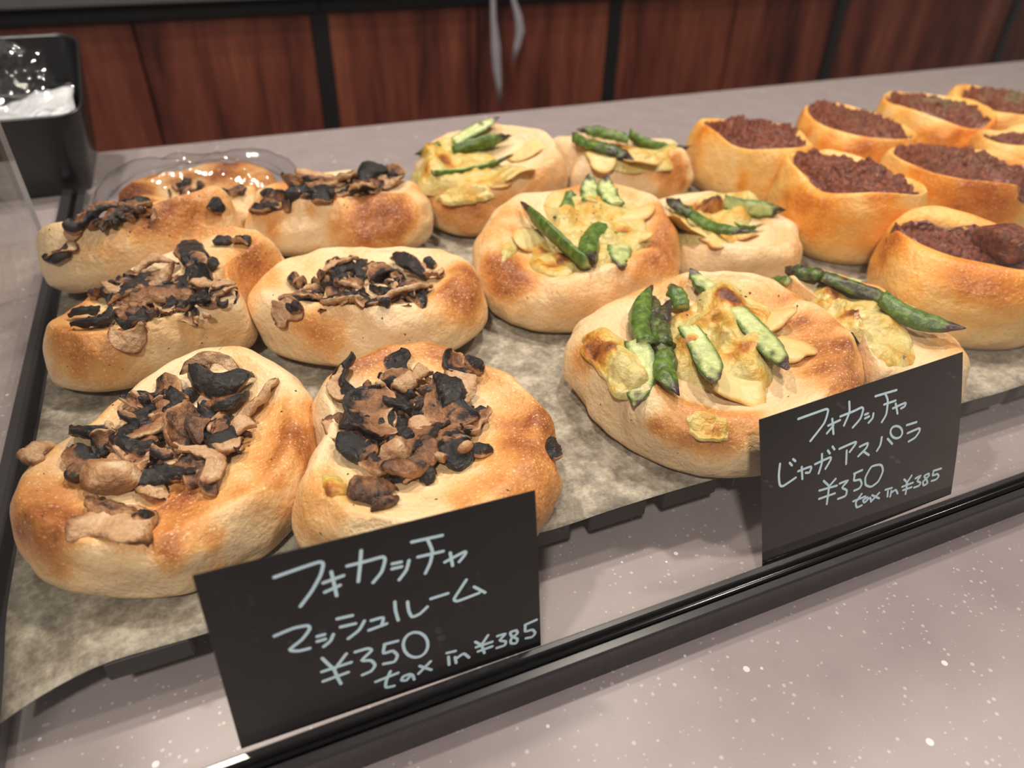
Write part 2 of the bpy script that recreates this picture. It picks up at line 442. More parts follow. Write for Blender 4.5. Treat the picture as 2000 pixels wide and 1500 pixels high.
# ------------------------------------------------------------------ bread geometry
#      name: (centre, radius, radial cos/sin terms k=2..4, height, tilt normal)
BREADS = {
    'M1': ((-0.0318, 0.1125, 0.0216), 0.0510, (-0.025, 0.102, -0.072, -0.031, 0.017, -0.015), 0.027, (-0.02, -0.06)),
    'M2': ((0.0476, 0.0870, 0.0219), 0.0524, (-0.050, 0.004, 0.013, -0.015, -0.004, 0.006), 0.028, (0.03, -0.06)),
    'M3': ((-0.0264, 0.2236, 0.0223), 0.0467, (0.103, 0.180, -0.031, -0.057, -0.027, 0.055), 0.029, (-0.08, 0.04)),
    'M4': ((0.0573, 0.1962, 0.0219), 0.0502, (0.133, -0.089, 0.008, 0.039, 0.000, 0.009), 0.03, (0, 0.08)),
    'M5': ((-0.0410, 0.2905, 0.0267), 0.0394, (0.233, 0.128, -0.002, 0.001, 0.019, 0.009), 0.034, (-0.1, 0.33)),
    'M6': ((0.0631, 0.2914, 0.0259), 0.0477, (0.103, -0.075, -0.048, -0.006, 0.005, 0.014), 0.034, (0.05, 0.2)),
    'M7': ((-0.0125, 0.3620, 0.0190), 0.0469, (0.066, -0.004, -0.002, 0.046, -0.023, -0.007), 0.028, (0, 0)),
    'A1': ((0.1841, 0.0958, 0.0218), 0.0610, (0.044, 0.017, 0.014, 0.031, -0.017, 0.009), 0.03, (-0.04, -0.04)),
    'A2': ((0.2519, 0.0901, 0.0219), 0.0474, (-0.113, -0.003, -0.054, -0.010, -0.021, -0.009), 0.028, (0.05, -0.05)),
    'A3': ((0.1764, 0.2134, 0.0225), 0.0608, (0.038, 0.099, -0.017, 0.001, -0.039, 0.010), 0.031, (-0.03, -0.06)),
    'A4': ((0.2701, 0.2099, 0.0190), 0.0484, (-0.052, -0.001, 0.016, 0.020, 0.008, 0.006), 0.025, (0.0, 0)),
    'A5': ((0.1670, 0.3244, 0.0252), 0.0501, (0.038, 0.001, 0.061, -0.022, -0.030, -0.014), 0.034, (-0.12, -0.08)),
    'A6': ((0.2570, 0.3191, 0.0228), 0.0469, (0.089, -0.087, 0.011, -0.026, -0.005, -0.014), 0.03, (0.08, 0.08)),
    'C1': ((0.3538, 0.2954, 0.0190), 0.0418, (-0.137, -0.057, 0.023, 0.005, -0.001, 0.013), 0.042, (0, 0)),
    'C2': ((0.3583, 0.2069, 0.0190), 0.0449, (-0.069, 0.013, 0.006, -0.035, -0.006, 0.011), 0.042, (0, 0)),
    'C3': ((0.4437, 0.2928, 0.0206), 0.0433, (-0.124, 0.034, -0.017, -0.027, 0.014, 0.004), 0.04, (0.05, 0)),
    'C4': ((0.5372, 0.3018, 0.0190), 0.0446, (-0.061, -0.003, -0.006, 0.005, 0.003, 0.006), 0.04, (0, 0)),
    'C5': ((0.6123, 0.3028, 0.0190), 0.0443, (0.011, -0.019, 0.002, 0.003, -0.002, 0.000), 0.04, (0, 0)),
    'C6': ((0.4399, 0.1955, 0.0190), 0.0452, (-0.068, -0.049, -0.004, 0.005, -0.000, 0.009), 0.042, (0, 0)),
    'C7': ((0.5429, 0.2201, 0.0190), 0.0438, (-0.025, 0.008, -0.001, -0.010, 0.005, 0.001), 0.04, (0, 0)),
    'C8': ((0.3467, 0.1112, 0.0190), 0.0449, (-0.021, 0.033, -0.038, -0.020, 0.024, 0.026), 0.042, (0, 0)),
}
NT = 168
TH = np.linspace(0, 2 * PI, NT, endpoint=False)
def base_radius(k):
    _, r, q, _, _ = BREADS[k]; s = np.ones(NT)
    for i, n in enumerate((2, 3, 4)): s = s + q[2 * i] * np.cos(n * TH) + q[2 * i + 1] * np.sin(n * TH)
    return r * s
RAD = {k: base_radius(k) for k in BREADS}
# dough that meets a neighbour is pressed flat against it: the second of each pair gives way
SQUASH = [('A1', 'A2'), ('A3', 'A4'), ('M5', 'M3'), ('C2', 'C6'), ('A1', 'A3'), ('A1', 'A4'), ('A2', 'A4'), ('M1', 'M2'), ('M1', 'M3'), ('M4', 'M3'),
          ('C2', 'C8'), ('C8', 'C6'), ('C1', 'C3'), ('C3', 'C4'), ('C4', 'C5'), ('C6', 'C7'), ('A4', 'C2'), ('C4', 'C7'), ('C3', 'C6'), ('C1', 'C2'),
          ('M6', 'M5'), ('M6', 'M7'), ('M5', 'M7'), ('A5', 'A6'), ('A3', 'A5'), ('A3', 'A6'), ('C5', 'C7'), ('M4', 'M2'), ('A6', 'C1'), ('M6', 'A5'), ('M2', 'A3'), ('A2', 'C8')]
for a, b_ in SQUASH:
    ca, cb = np.array(BREADS[a][0][:2]), np.array(BREADS[b_][0][:2])
    for j in range(NT):
        rr = np.linspace(.2, 1, 60) * RAD[b_][j]
        P = cb + rr[:, None] * np.array([math.cos(TH[j]), math.sin(TH[j])]) - ca
        ang = np.arctan2(P[:, 1], P[:, 0]) % (2 * PI)
        inside = np.hypot(P[:, 0], P[:, 1]) < .985 * np.interp(ang, np.append(TH, 2 * PI), np.append(RAD[a], RAD[a][0]))
        if inside.any(): RAD[b_][j] = rr[np.argmax(inside)]
    w = np.exp(-np.linspace(-2, 2, 9) ** 2); w /= w.sum()
    RAD[b_] = np.convolve(np.concatenate([RAD[b_][-4:], RAD[b_], RAD[b_][:4]]), w, 'valid')

def tilt_matrix(t):
    n = Vector((t[0], t[1], 1)).normalized()
    return Vector((0, 0, 1)).rotation_difference(n).to_matrix()
def catmull(C, M):
    K = len(C); u = np.linspace(0, K - 1 - 1e-6, M); i = u.astype(int); f = (u - i)[:, None, None]
    g = lambda j: C[np.clip(j, 0, K - 1)]
    p0, p1, p2, p3 = g(i - 1), g(i), g(i + 1), g(i + 2)
    return .5 * (2 * p1 + (p2 - p0) * f + (2 * p0 - 5 * p1 + 4 * p2 - p3) * f ** 2 + (3 * p1 - p0 - 3 * p2 + p3) * f ** 3)

class Bread:
    def __init__(s, key, name, label, cat, group, mat, opening=.56, floor=.52, axis=None, minor=1.0, off=(0, 0),
                 spots=(), brown=(.15, .5), rim=(), lump=.0011, cap=.90):
        c, r, q, h, t = BREADS[key]
        s.key = key; s.h = h; s.c = np.array(c); s.R = np.array(tilt_matrix(t)); seed = sum(map(ord, key)) * 7
        s.seed = seed; s.rng = random.Random(seed)
        s.root = empty(name, c, tilt_matrix(t).to_euler()); tag(s.root, label, cat, group)
        R = RAD[key]; nz = WN(seed, 1, 8, 2)
        circ = np.stack([np.cos(TH), np.sin(TH)], 1)
        wob = nz(circ * .35)
        w = opening * (1 + .07 * wob)
        if axis is not None:                                   # elongated opening: axis angle in local plan
            d = np.cos(TH - axis); e = np.sin(TH - axis)
            w = opening / np.sqrt(d ** 2 + (e / minor) ** 2) * (1 + .05 * wob)
        s.w = w
        rh = 1 + .05 * WN(seed + 1, 1, 8, 2)(circ * .45)
        for ang, amp, wid in rim:
            dd = (TH - math.radians(ang) + PI) % (2 * PI) - PI; rh = rh + amp * np.exp(-(dd / math.radians(wid)) ** 2)
        L = lambda f: w + (1 - w) * f
        one = np.ones(NT)
        prof = [(0 * one, .05), (.45 * one, .03), (.80 * one, .0), (.92 * one, .07), (.985 * one, .2), (1.0 * one, .38), (.985 * one, .57),
                (L(.84), .77), (L(.64), .92), (L(.42), 1.0), (L(.2), .975), (w, .925), (.86 * w, .5 * (.93 + floor)), (.66 * w, floor + .05), (.4 * w, floor), (.18 * w, floor - .01), (0 * one, floor - .01)]
        C = np.stack([np.stack([a, z * (rh if z > .4 else one) * one], 1) for a, z in prof])   # K,NT,2
        M = 64
        S = catmull(C, M)
        rho, z = S[..., 0], S[..., 1] * h
        up = (np.arange(M) / (M - 1)) > .45
        rr = rho * R[None]
        X = rr * circ[None, :, 0]; Y = rr * circ[None, :, 1]
        sh = np.where(up[:, None], (1 - np.clip(rho, 0, 1) ** 2) ** 1.0, 0)
        X = X + off[0] * sh; Y = Y + off[1] * sh
        P = np.stack([X, Y, z], -1)
        n1, n2 = WN(seed + 2, 26), WN(seed + 3, 70)
        amp = sstep(.04, .25, z / h)[..., None]
        out = P - np.array([0, 0, .4 * h]); out /= (np.linalg.norm(out, axis=-1, keepdims=True) + 1e-6)
        P = P + out * amp * (lump * n1(P)[..., None] + lump * .35 * n2(P)[..., None])
        s.P = P; s.rho = rho; s.up = up
        V = P.reshape(-1, 3)
        dth = np.roll(P, -1, 1) - np.roll(P, 1, 1); ds = np.gradient(P, axis=0)
        nn = np.cross(dth, ds); nn /= (np.linalg.norm(nn, axis=-1, keepdims=True) + 1e-9)
        nn[rho < .02] = (0, 0, 1); s.Nrm = nn.reshape(-1, 3)
        s.world = V @ s.R.T + s.c; s.V = V
        s.pix, s.depth = project(s.world)
        s.top = np.repeat(up, NT); s.front = ((s.Nrm @ s.R.T) * (CAM - s.world)).sum(1) > 0
        # browning: rim shoulders catch colour in patches, plus the patches seen on this bread
        zz = V[:, 2] / h; ro = rho.reshape(-1)
        sh_ = sstep(.40, .80, zz) * sstep(.98 * opening, opening + .30 * (1 - opening), ro)
        pn = WN(seed + 4, 15)(V) * .75 + WN(seed + 5, 38)(V) * .3
        b = brown[0] * sstep(.05, .5, zz) * (.85 + .5 * np.clip(pn, -1.2, 1.5)) + brown[1] * sh_ * sstep(-.5, 1.5, pn)
        for px, py, rad, st in spots:
            q_ = s.hit(px, py)[2]
            d = np.linalg.norm(V - q_, axis=1) * (1 + .16 * WN(seed + 6, 60)(V))
            b = b + 1.5 * st * np.exp(-(d / (rad * .001)) ** 2)
        s.brown = np.clip(cap * np.tanh(b / cap), 0, 1)
        me_faces = grid_faces(M, NT, True)
        s.dough = mesh_obj('dough', V, me_faces, mat, s.root, attrs={'brown': s.brown})
    def hit(s, px, py):
        d2 = ((s.pix - (px, py)) ** 2).sum(1)
        ok = s.front
        for rad in (9, 16, 30, 60, 1e4):
            idx = np.where((d2 < rad * rad) & ok)[0]
            if len(idx):
                near = s.depth[idx].min(); idx = idx[s.depth[idx] < near + .012]
                i = idx[np.argmin(d2[idx])]; break
        return s.world[i], s.Nrm[i], s.V[i]
    def local(s, W): return (np.asarray(W) - s.c) @ s.R
    def zsurf(s, xy):
        T = np.where(s.top)[0][::2]; T2 = s.V[T].astype(np.float32); xy = np.asarray(xy, np.float32)
        out = np.empty(len(xy))
        for i in range(0, len(xy), 200):
            d = ((xy[i:i + 200, None, :] - T2[None, :, :2]) ** 2).sum(-1)
            k = np.argpartition(d, 5, axis=1)[:, :5]
            ww = 1 / (np.take_along_axis(d, k, 1) + 1e-8)
            out[i:i + 200] = (T2[k, 2] * ww).sum(1) / ww.sum(1)
        return out
    def frame(s, x0, y0, x1, y1, roll=0, lift=0.0, upmix=.45):
        _, n0, a = s.hit(x0, y0); _, n1, b = s.hit(x1, y1)
        d = b - a; L = np.linalg.norm(d)
        if L < 1e-5: d = np.array([1e-3, 0, 0]); L = 1e-3
        X = d / L; nrm = (n0 + n1) / 2 + upmix * (s.R.T @ np.array([0, 0, 1]))
        Z = nrm - X * (nrm @ X); Z /= np.linalg.norm(Z)
        Yv = np.cross(Z, X); a_ = math.radians(roll)
        Y2 = Yv * math.cos(a_) + Z * math.sin(a_); Z2 = -Yv * math.sin(a_) + Z * math.cos(a_)
        return (a + b) / 2 + Z * lift, L, X, Y2, Z2
    def put(s, name, mid, X, Y, Z, V, F, mat, attrs):
        W = V[:, :1] * X + V[:, 1:2] * Y + V[:, 2:3] * Z
        return mesh_obj(name, W, F, mat, s.root, mid, attrs=attrs)
    # ---- toppings
    def mushroom(s, x0, y0, x1, y1, W, kind, lift=2.2, roll=None):
        g = s.rng; sd = g.randrange(10 ** 6)
        if roll is None: roll = g.uniform(-28, 28)
        mid, L, X, Y, Z = s.frame(x0, y0, x1, y1, roll, lift * .001)
        W *= .001
        if kind == 'c':
            nr, nc = 9, 18; V = []; tone = []
            for i in range(nr):
                a = i / (nr - 1) * PI
                for j in range(nc):
                    f = 2 * PI * j / nc
                    V.append((L * .5 * math.cos(a), W * .5 * math.sin(a) * math.cos(f), W * .42 * math.sin(a) * math.sin(f)))
            V = np.array(V); V = V * (1 + .09 * WN(sd, 120)(V)[:, None])
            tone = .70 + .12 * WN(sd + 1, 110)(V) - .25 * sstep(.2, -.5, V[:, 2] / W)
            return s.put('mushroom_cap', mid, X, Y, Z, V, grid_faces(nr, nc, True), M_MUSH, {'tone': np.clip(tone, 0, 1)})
        nl, nc = 25, 16
        T = {'t': .0021, 'g': .0036, 'f': .0034, 'b': .0040}[kind]
        u = np.linspace(-1, 1, nl); ph = np.linspace(0, 2 * PI, nc, endpoint=False)
        wl = np.sqrt(np.clip(1 - np.abs(u) ** g.uniform(2.4, 5), .03, 1)) * (1 + .14 * np.sin(u * g.uniform(2, 5) + g.uniform(0, 6)))
        sgn = lambda v, p: np.sign(v) * np.abs(v) ** p
        U, PH = np.meshgrid(u, ph, indexing='ij')
        y = W * .5 * wl[:, None] * sgn(np.cos(PH), .75); z = T * .5 * (.35 + .65 * wl[:, None]) * sgn(np.sin(PH), .75)
        v = np.cos(PH)
        k1 = g.uniform(-.34, .34) * L; k2 = g.uniform(.01, .07) * L * g.choice((1, 1, -1)); k3 = g.uniform(.03, .22) * g.choice((1, 1, -1)) * W
        x = U * L * .5
        y = y + k1 * (U ** 2 - .4)
        z = z + k2 * (.5 - U ** 2) * 2 + k3 * (v ** 2 - .5) + .16 * W * U * v * g.uniform(-1, 1)
        V = np.stack([x, y, z], -1).reshape(-1, 3)
        n = WN(sd, 120); n2 = WN(sd + 1, 380)
        V = V + np.stack([n(V), n(V + .03), n2(V) * .6 + n(V + .07)], -1) * np.array([.0003, .00035, .00038])
        v = v.reshape(-1); uu = U.reshape(-1)
        jag = .30 * WN(sd + 2, 170)(V)
        side = g.choice((1, -1)); e = v * side; rimt = sstep(.80, .97, np.abs(v))
        if kind == 't': tone = .84 - .10 * np.abs(v) + .10 * jag - .35 * sstep(.82, 1., np.abs(uu)) - .3 * sstep(.85, 1., -e)
        elif kind == 'g': tone = .03 + .10 * jag + .13 * np.maximum(0, WN(sd + 5, 420)(V)) + .62 * sstep(.74, .90, e + .3 * jag)
        elif kind == 'b': tone = .44 + .22 * jag + .20 * rimt - .34 * sstep(.45, .9, -e + jag)
        else: tone = .50 + .14 * jag + .34 * sstep(.6, .9, e) - .52 * sstep(.25, .45, -e + jag * .7) + .35 * sstep(.88, .98, -e)
        V = np.concatenate([V, [V[:nc].mean(0), V[-nc:].mean(0)]]); tone = np.concatenate([tone, [tone[:nc].mean(), tone[-nc:].mean()]])
        F = grid_faces(nl, nc, True); b0 = nl * nc
        F += [(b0, (j + 1) % nc, j) for j in range(nc)] + [(b0 + 1, b0 - nc + j, b0 - nc + (j + 1) % nc) for j in range(nc)]
        return s.put('mushroom_slice', mid, X, Y, Z, V, F, M_MUSH, {'tone': np.clip(tone, 0, 1)})
    def filler(s, cx, cy, rx, ry, n):
        g = s.rng
        for i in range(n):
            a = g.uniform(0, 2 * PI); q = math.sqrt(g.uniform(.05, 1)); x = cx + rx * q * math.cos(a); y = cy + ry * q * math.sin(a)
            b = g.uniform(0, PI); l = g.uniform(.20, .40) * min(rx, ry * 1.5)
            s.mushroom(x - l * math.cos(b), y - l * math.sin(b) * .7, x + l * math.cos(b), y + l * math.sin(b) * .7, g.uniform(5, 9), g.choice('gfbgbft'), g.uniform(.8, 2.8))
    def shreds(s, cx, cy, rx, ry, n):
        g = s.rng
        for i in range(n):
            a = g.uniform(0, 2 * PI); q = math.sqrt(g.uniform(.05, 1)); x = cx + rx * q * math.cos(a); y = cy + ry * q * math.sin(a)
            b = g.uniform(0, PI); l = g.uniform(.10, .22) * min(rx, ry * 1.5)
            s.mushroom(x - l * math.cos(b), y - l * math.sin(b) * .7, x + l * math.cos(b), y + l * math.sin(b) * .7, g.uniform(2, 4), g.choice('gbtf'), g.uniform(3.0, 5.5), g.uniform(-60, 60))
    def asparagus(s, x0, y0, x1, y1, W, kind, lift=3.0, blunt=True):
        g = s.rng; sd = g.randrange(10 ** 6)
        roll = {'g': 180 + g.uniform(-25, 25), 'p': g.uniform(-20, 20), 'd': 180, 'x': g.choice((70, -70, 110))}[kind]
        mid, L, X, Y, Z = s.frame(x0, y0, x1, y1, roll, lift * .001, 1.0)
        W *= .00112; nl, nc = 26, 20
        u = np.linspace(0, 1, nl); ph = np.linspace(0, 2 * PI, nc, endpoint=False)
        wl = np.clip(u / .38, 0, 1) ** .75 * (1 - (.15 if blunt else .85) * np.clip((u - .55) / .45, 0, 1) ** 1.6) + .02
        U, PH = np.meshgrid(u, ph, indexing='ij')
        top = np.sin(PH) > 0
        rp = 1 + np.where(top, 0, .07 * np.cos(7 * PH)) + .025 * np.sin(U * 22 + 3 * np.cos(PH)) * (U < .5)
        y = W * .5 * rp * wl[:, None] * np.cos(PH); z = W * .5 * rp * wl[:, None] * np.where(top, .16, .85) * np.sin(PH)
        x = (U - .5) * L
        bend = g.uniform(.03, .09) * L * g.choice((1, -1)); y = y + bend * ((2 * U - 1) ** 2 - .5)
        sgnz = -1 if kind in 'gd' else 1
        z = z + sgnz * g.uniform(.0, .10) * L * ((2 * U - 1) ** 2 - .4)
        V = np.stack([x, y, z], -1).reshape(-1, 3)
        V = V + WN(sd, 230)(V)[:, None] * np.array([0, .00022, .0003])
        cut = (top * (1 - sstep(.55, .95, np.abs(np.cos(PH))))).reshape(-1)
        if kind in 'd': cut = cut * 0
        tipn = U.reshape(-1) + .07 * WN(sd + 1, 160)(V)
        tip = np.clip(1 - sstep(.06, .30, tipn) + .30 * sstep(.5, 1.2, WN(sd + 3, 130)(V)) * (1 - .8 * (U.reshape(-1) > .6)), 0, 1)
        if not blunt: tip = np.maximum(tip, .7 * sstep(.9, .99, tipn))
        if kind == 'd': tip = np.clip(tip + .75 - .3 * sstep(.2, 1., tipn) + .25 * WN(sd + 2, 200)(V), 0, 1)
        V = np.concatenate([V, [V[:nc].mean(0), V[-nc:].mean(0)]]); cut = np.append(cut, [0, 1 if kind != 'd' else 0]); tip = np.append(tip, [1, tip[-1]])
        F = grid_faces(nl, nc, True); b0 = nl * nc
        F += [(b0, (j + 1) % nc, j) for j in range(nc)] + [(b0 + 1, b0 - nc + j, b0 - nc + (j + 1) % nc) for j in range(nc)]
        return s.put('asparagus_spear', mid, X, Y, Z, V, F, M_ASP, {'cut': cut, 'tip': np.clip(tip, 0, 1)})
    def patch(s, name, mat, px, py, rx, ry, rot, thick, spots=(), brown=.12, lumps=.5, ragged=.12, seed=0):
        """melted layer that lies on the bread surface: centre and half-axes given on the photo"""
        ca, sa = math.cos(math.radians(rot)), math.sin(math.radians(rot))
        c = s.hit(px, py)[2]
        def tang(dx, dy):
            a = s.hit(px + dx, py + dy)[2]; b = s.hit(px - dx, py - dy)[2]; d = (a - b) / 2; return d[:2]
        ax, ay = tang(rx * ca, rx * sa), tang(-ry * sa, ry * ca)
        c2 = (s.hit(px + rx * ca, py + rx * sa)[2] + s.hit(px - rx * ca, py - rx * sa)[2] + s.hit(px - ry * sa, py + ry * ca)[2] + s.hit(px + ry * sa, py - ry * ca)[2])[:2] / 4
        sd = s.seed + 31 + seed * 13
        nr, nc = 26, 60; th = np.linspace(0, 2 * PI, nc, endpoint=False); q = np.linspace(0, 1, nr)
        circ = np.stack([np.cos(th), np.sin(th)], 1)
        rg = 1 + ragged * WN(sd, 1, 10, 2)(circ * .5) + ragged * .5 * WN(sd + 1, 1, 10, 2)(circ * 1.3)
        xy = c2 + (q[:, None, None] * rg[None, :, None]) * (circ[None, :, :1] * ax + circ[None, :, 1:] * ay)
        xy = xy.reshape(-1, 2); Q = np.repeat(q, nc)
        zb = s.zsurf(xy)
        p3 = np.concatenate([xy, xy[:, :1] * 0], 1)
        th_ = thick * .001 * ((1 - Q ** 5) * (1 + .75 * lumps * WN(sd + 2, 48)(p3) + .22 * lumps * WN(sd + 3, 130)(p3)))
        th_ = np.where(Q > .96, -.0012, np.maximum(th_, .0003))
        V = np.stack([xy[:, 0], xy[:, 1], zb + th_], 1)
        b = brown + .16 * WN(sd + 4, 60)(p3) + .12 * (th_ / (thick * .001) - 1)
        for sx, sy, rad, st in spots:
            h = s.hit(sx, sy)[2]; d = np.hypot(xy[:, 0] - h[0], xy[:, 1] - h[1]) * (1 + .2 * WN(sd + 5, 150)(p3))
            b = b + st * np.exp(-(d / (rad * .001)) ** 2)
        F = grid_faces(nr, nc, True)
        org = np.array([c2[0], c2[1], zb[0]])
        return mesh_obj(name, V - org, F, mat, s.root, org, attrs={'brown': np.clip(b, 0, 1)})
    def cheese(s, *a, **k): return s.patch('melted_cheese', M_CHE, *a, **k)
    def potato(s, px, py, rpx, lift=1.5, lean=(0, 0), brown=.2, thick=1.5):
        _, n, c = s.hit(px, py); e = s.hit(px + rpx, py)[2]; r_ = max(.006, min(.022, np.linalg.norm((e - c)[:2])))
        Z = n + np.array([lean[0], lean[1], 1.0]); Z /= np.linalg.norm(Z)
        X = np.cross([0, 1, 0], Z); X /= np.linalg.norm(X); Y = np.cross(Z, X)
        nc = 32; th = np.linspace(0, 2 * PI, nc, endpoint=False); sd = s.rng.randrange(10 ** 6)
        circ = np.stack([np.cos(th), np.sin(th)], 1); rg = r_ * (1 + .13 * WN(sd, 1, 8, 2)(circ * .6)); T = thick * .0005
        rings = [(.0, -T), (.6, -T), (.97, -T * .7), (1, 0), (.97, T * .7), (.6, T), (0, T)]
        V = []; b = []
        for f, z in rings:
            pts = np.concatenate([circ * rg[:, None] * f, np.full((nc, 1), z)], 1)
            pts[:, 2] += .16 * r_ * (pts[:, 0] / r_) ** 2 * np.sign(.5 - (sd % 2)) + .0011 * WN(sd + 1, 45)(pts)
            V.append(pts); b += [brown + (.40 if .95 < f else 0)] * nc
        return s.put('potato_slice', c + Z * lift * .001, X, Y, Z, np.concatenate(V), grid_faces(len(rings), nc, True), M_POT, {'brown': b})
    def specks(s, name, mat, pts, size, lift=.4):
        g = s.rng; V = []; F = []
        for px, py in pts:
            w, n, c = s.hit(px, py); a = Vector(n).orthogonal().normalized(); b = Vector(n).cross(a); t_ = g.uniform(0, PI)
            X = np.array(a) * math.cos(t_) + np.array(b) * math.sin(t_); Y = np.cross(n, X); c = c + n * lift * .001
            l = size * .001 * g.uniform(.6, 1.5); wd = l * g.uniform(.35, .9); k = len(V)
            V += [c - X * l, c - Y * wd, c + X * l, c + Y * wd, c + n * wd * .6, c - n * wd * .6]
            F += [(k + i, k + (i + 1) % 4, k + 4) for i in range(4)] + [(k + (i + 1) % 4, k + i, k + 5) for i in range(4)]
        o = mesh_obj(name, V, F, mat, s.root, smooth=False); o['kind'] = 'stuff'; return o
    def rim_specks(s, n, size=.55):
        idx = np.where(s.front & (s.V[:, 2] > .45 * s.h))[0]
        idx = list(idx); pts = [tuple(s.pix[s.rng.choice(idx)]) for _ in range(n)]
        s.specks('herb_flecks', M_HERB, pts, size, .15)
    def filling(s, level=.93, dome=.10, herb=0.0, rough=.0016):
        sd = s.seed + 77; nr, nc = 46, 110; th = np.linspace(0, 2 * PI, nc, endpoint=False)
        Rw = np.interp(th, TH, RAD[s.key] * s.w, period=2 * PI) * 1.05 * (1 + .05 * WN(sd + 8, 1, 10, 2)(np.stack([np.cos(th), np.sin(th)], 1) * .9) + .03 * WN(sd + 9, 1, 10, 2)(np.stack([np.cos(th), np.sin(th)], 1) * 2.5))
        q = np.linspace(0, 1, nr)
        xy = (q[:, None] * Rw[None])[..., None] * np.stack([np.cos(th), np.sin(th)], 1)[None]
        xy = xy.reshape(-1, 2); Q = np.repeat(q, nc); p3 = np.concatenate([xy, 0 * xy[:, :1]], 1)
        rgh = rough * (WN(sd, 55)(p3) * .7 + np.abs(WN(sd + 1, 130)(p3)) * .9 + .35 * WN(sd + 2, 330)(p3))
        zb = s.zsurf(xy)
        z = np.maximum(s.h * (level + dome * (1 - Q ** 2)) - .006 * sstep(.7, 1., Q), zb + .0007) + rgh * (1 - .45 * Q)
        z = np.where(Q > .97, zb - .001, np.maximum(z, zb + .0002))
        hb = np.clip(herb * np.exp(-(Q / .55) ** 2) * (.6 + .6 * WN(sd + 3, 60)(p3)), 0, 1)
        return mesh_obj('curry_filling', np.stack([xy[:, 0], xy[:, 1], z], 1), grid_faces(nr, nc, True), M_CURRY, s.root, attrs={'herb': hb})

# ------------------------------------------------------------------ mushroom focaccias
GM = 'mushroom focaccias'
m1 = Bread('M1', 'mushroom_focaccia', 'mushroom focaccia at the front left corner, with a round mushroom cap on it', 'bread', GM, M_FOC, .68, .80,
           spots=[(350, 1005, 13, .62), (325, 985, 5, .5), (345, 1050, 10, .25), (60, 965, 15, .4), (110, 1050, 13, .25), (560, 815, 14, .35), (545, 880, 14, .28),
                  (185, 805, 13, .28), (240, 930, 6, .2), (120, 1000, 12, .15)], brown=(.13, .62))
m1.filler(325, 865, 125, 100, 34)
for a in [(350, 752, 255, 885, 15, 'f', 3.5, 15), (372, 752, 490, 768, 12, 'g', 4.5, 25), (366, 738, 482, 734, 5, 't', 7.5, 40), (400, 815, 494, 782, 7, 'f', 3), (546, 742, 452, 846, 7, 't', 1.5, 20),
          (380, 810, 332, 895, 13, 'b', 4.5), (408, 826, 380, 880, 6, 'b', 4), (252, 850, 285, 900, 9, 'g', 4), (238, 872, 295, 930, 10, 'f', 4), (138, 860, 222, 858, 10, 'g', 4, -35),
          (133, 885, 190, 918, 8, 'f', 2), (182, 882, 232, 876, 9, 'f', 4.5, 45), (168, 940, 278, 955, 14, 'c', 3.5), (136, 930, 178, 944, 6, 'b', 2.5), (280, 946, 390, 928, 9, 'g', 3),
          (376, 888, 436, 952, 8, 't', 4, -20), (418, 898, 468, 858, 9, 'g', 4), (462, 860, 502, 840, 8, 't', 4.5), (425, 898, 482, 886, 5, 't', 5), (320, 922, 430, 962, 8, 'b', 1.5),
          (163, 1020, 300, 1050, 17, 't', 2.2, -15), (168, 990, 285, 1022, 6, 'b', 3.2, -40), (262, 1022, 298, 1030, 7, 'g', 3), (58, 915, 97, 862, 8, 't', 2.5, 40), (392, 716, 500, 684, 3.5, 't', .8), (290, 800, 300, 870, 8, 'g', 3.5), (350, 780, 340, 830, 7, 'g', 5.5)]:
    m1.mushroom(*a)
m1.shreds(325, 865, 120, 95, 26)
m1.rim_specks(26)

m2 = Bread('M2', 'mushroom_focaccia', 'mushroom focaccia behind the top edge of the left price card', 'bread', GM, M_FOC, .68, .80,
           spots=[(870, 692, 9, .5), (1018, 845, 8, .45), (990, 870, 7, .3), (1055, 920, 20, .45), (985, 965, 16, .25), (635, 985, 14, .3), (705, 700, 10, .35), (1010, 790, 14, .35), (940, 720, 10, .3)], brown=(.14, .62))
m2.filler(800, 845, 125, 105, 34)
for a in [(674, 718, 676, 800, 9, 'g', 4, 40), (660, 732, 667, 804, 4.5, 't', 4, 20), (724, 782, 731, 878, 17, 'f', 6, -12), (745, 786, 815, 806, 12, 'g', 3.5), (772, 782, 814, 757, 8, 't', 6), (742, 762, 808, 746, 7, 'f', 4.5),
          (776, 700, 776, 748, 10, 'g', 4), (810, 742, 845, 754, 9, 't', 5.5), (830, 768, 912, 850, 13, 'f', 6, 25), (868, 756, 898, 812, 13, 'g', 7, -15), (888, 742, 914, 814, 9, 't', 6.5), (878, 704, 912, 742, 12, 'f', 4),
          (914, 708, 940, 736, 5, 'g', 3.5), (950, 812, 914, 862, 8, 'f', 3.5), (914, 860, 850, 888, 7.5, 'f', 4), (855, 888, 768, 950, 10, 'b', 5), (867, 838, 795, 890, 12, 'f', 5, 15), (860, 908, 928, 895, 12, 'g', 3.5),
          (905, 893, 918, 903, 6, 'c', 5.5), (748, 893, 792, 920, 13, 'c', 4.5), (662, 868, 728, 912, 9, 'g', 4), (694, 914, 766, 928, 8, 'f', 4), (678, 962, 766, 976, 13, 'b', 2.5), (726, 1001, 770, 980, 3, 'b', 1.2),
          (670, 824, 700, 848, 13, 'g', 4), (636, 830, 672, 872, 6, 't', 2), (820, 820, 840, 860, 10, 't', 3), (775, 850, 790, 885, 9, 'g', 4), (1072, 895, 1082, 865, 7, 'g', .8, 0)]:
    m2.mushroom(*a)
m2.cheese(655, 950, 26, 22, 20, 1.2, spots=[(635, 965, 4, .4)], brown=.2, seed=1)
m2.shreds(800, 845, 120, 100, 26)
m2.rim_specks(14)

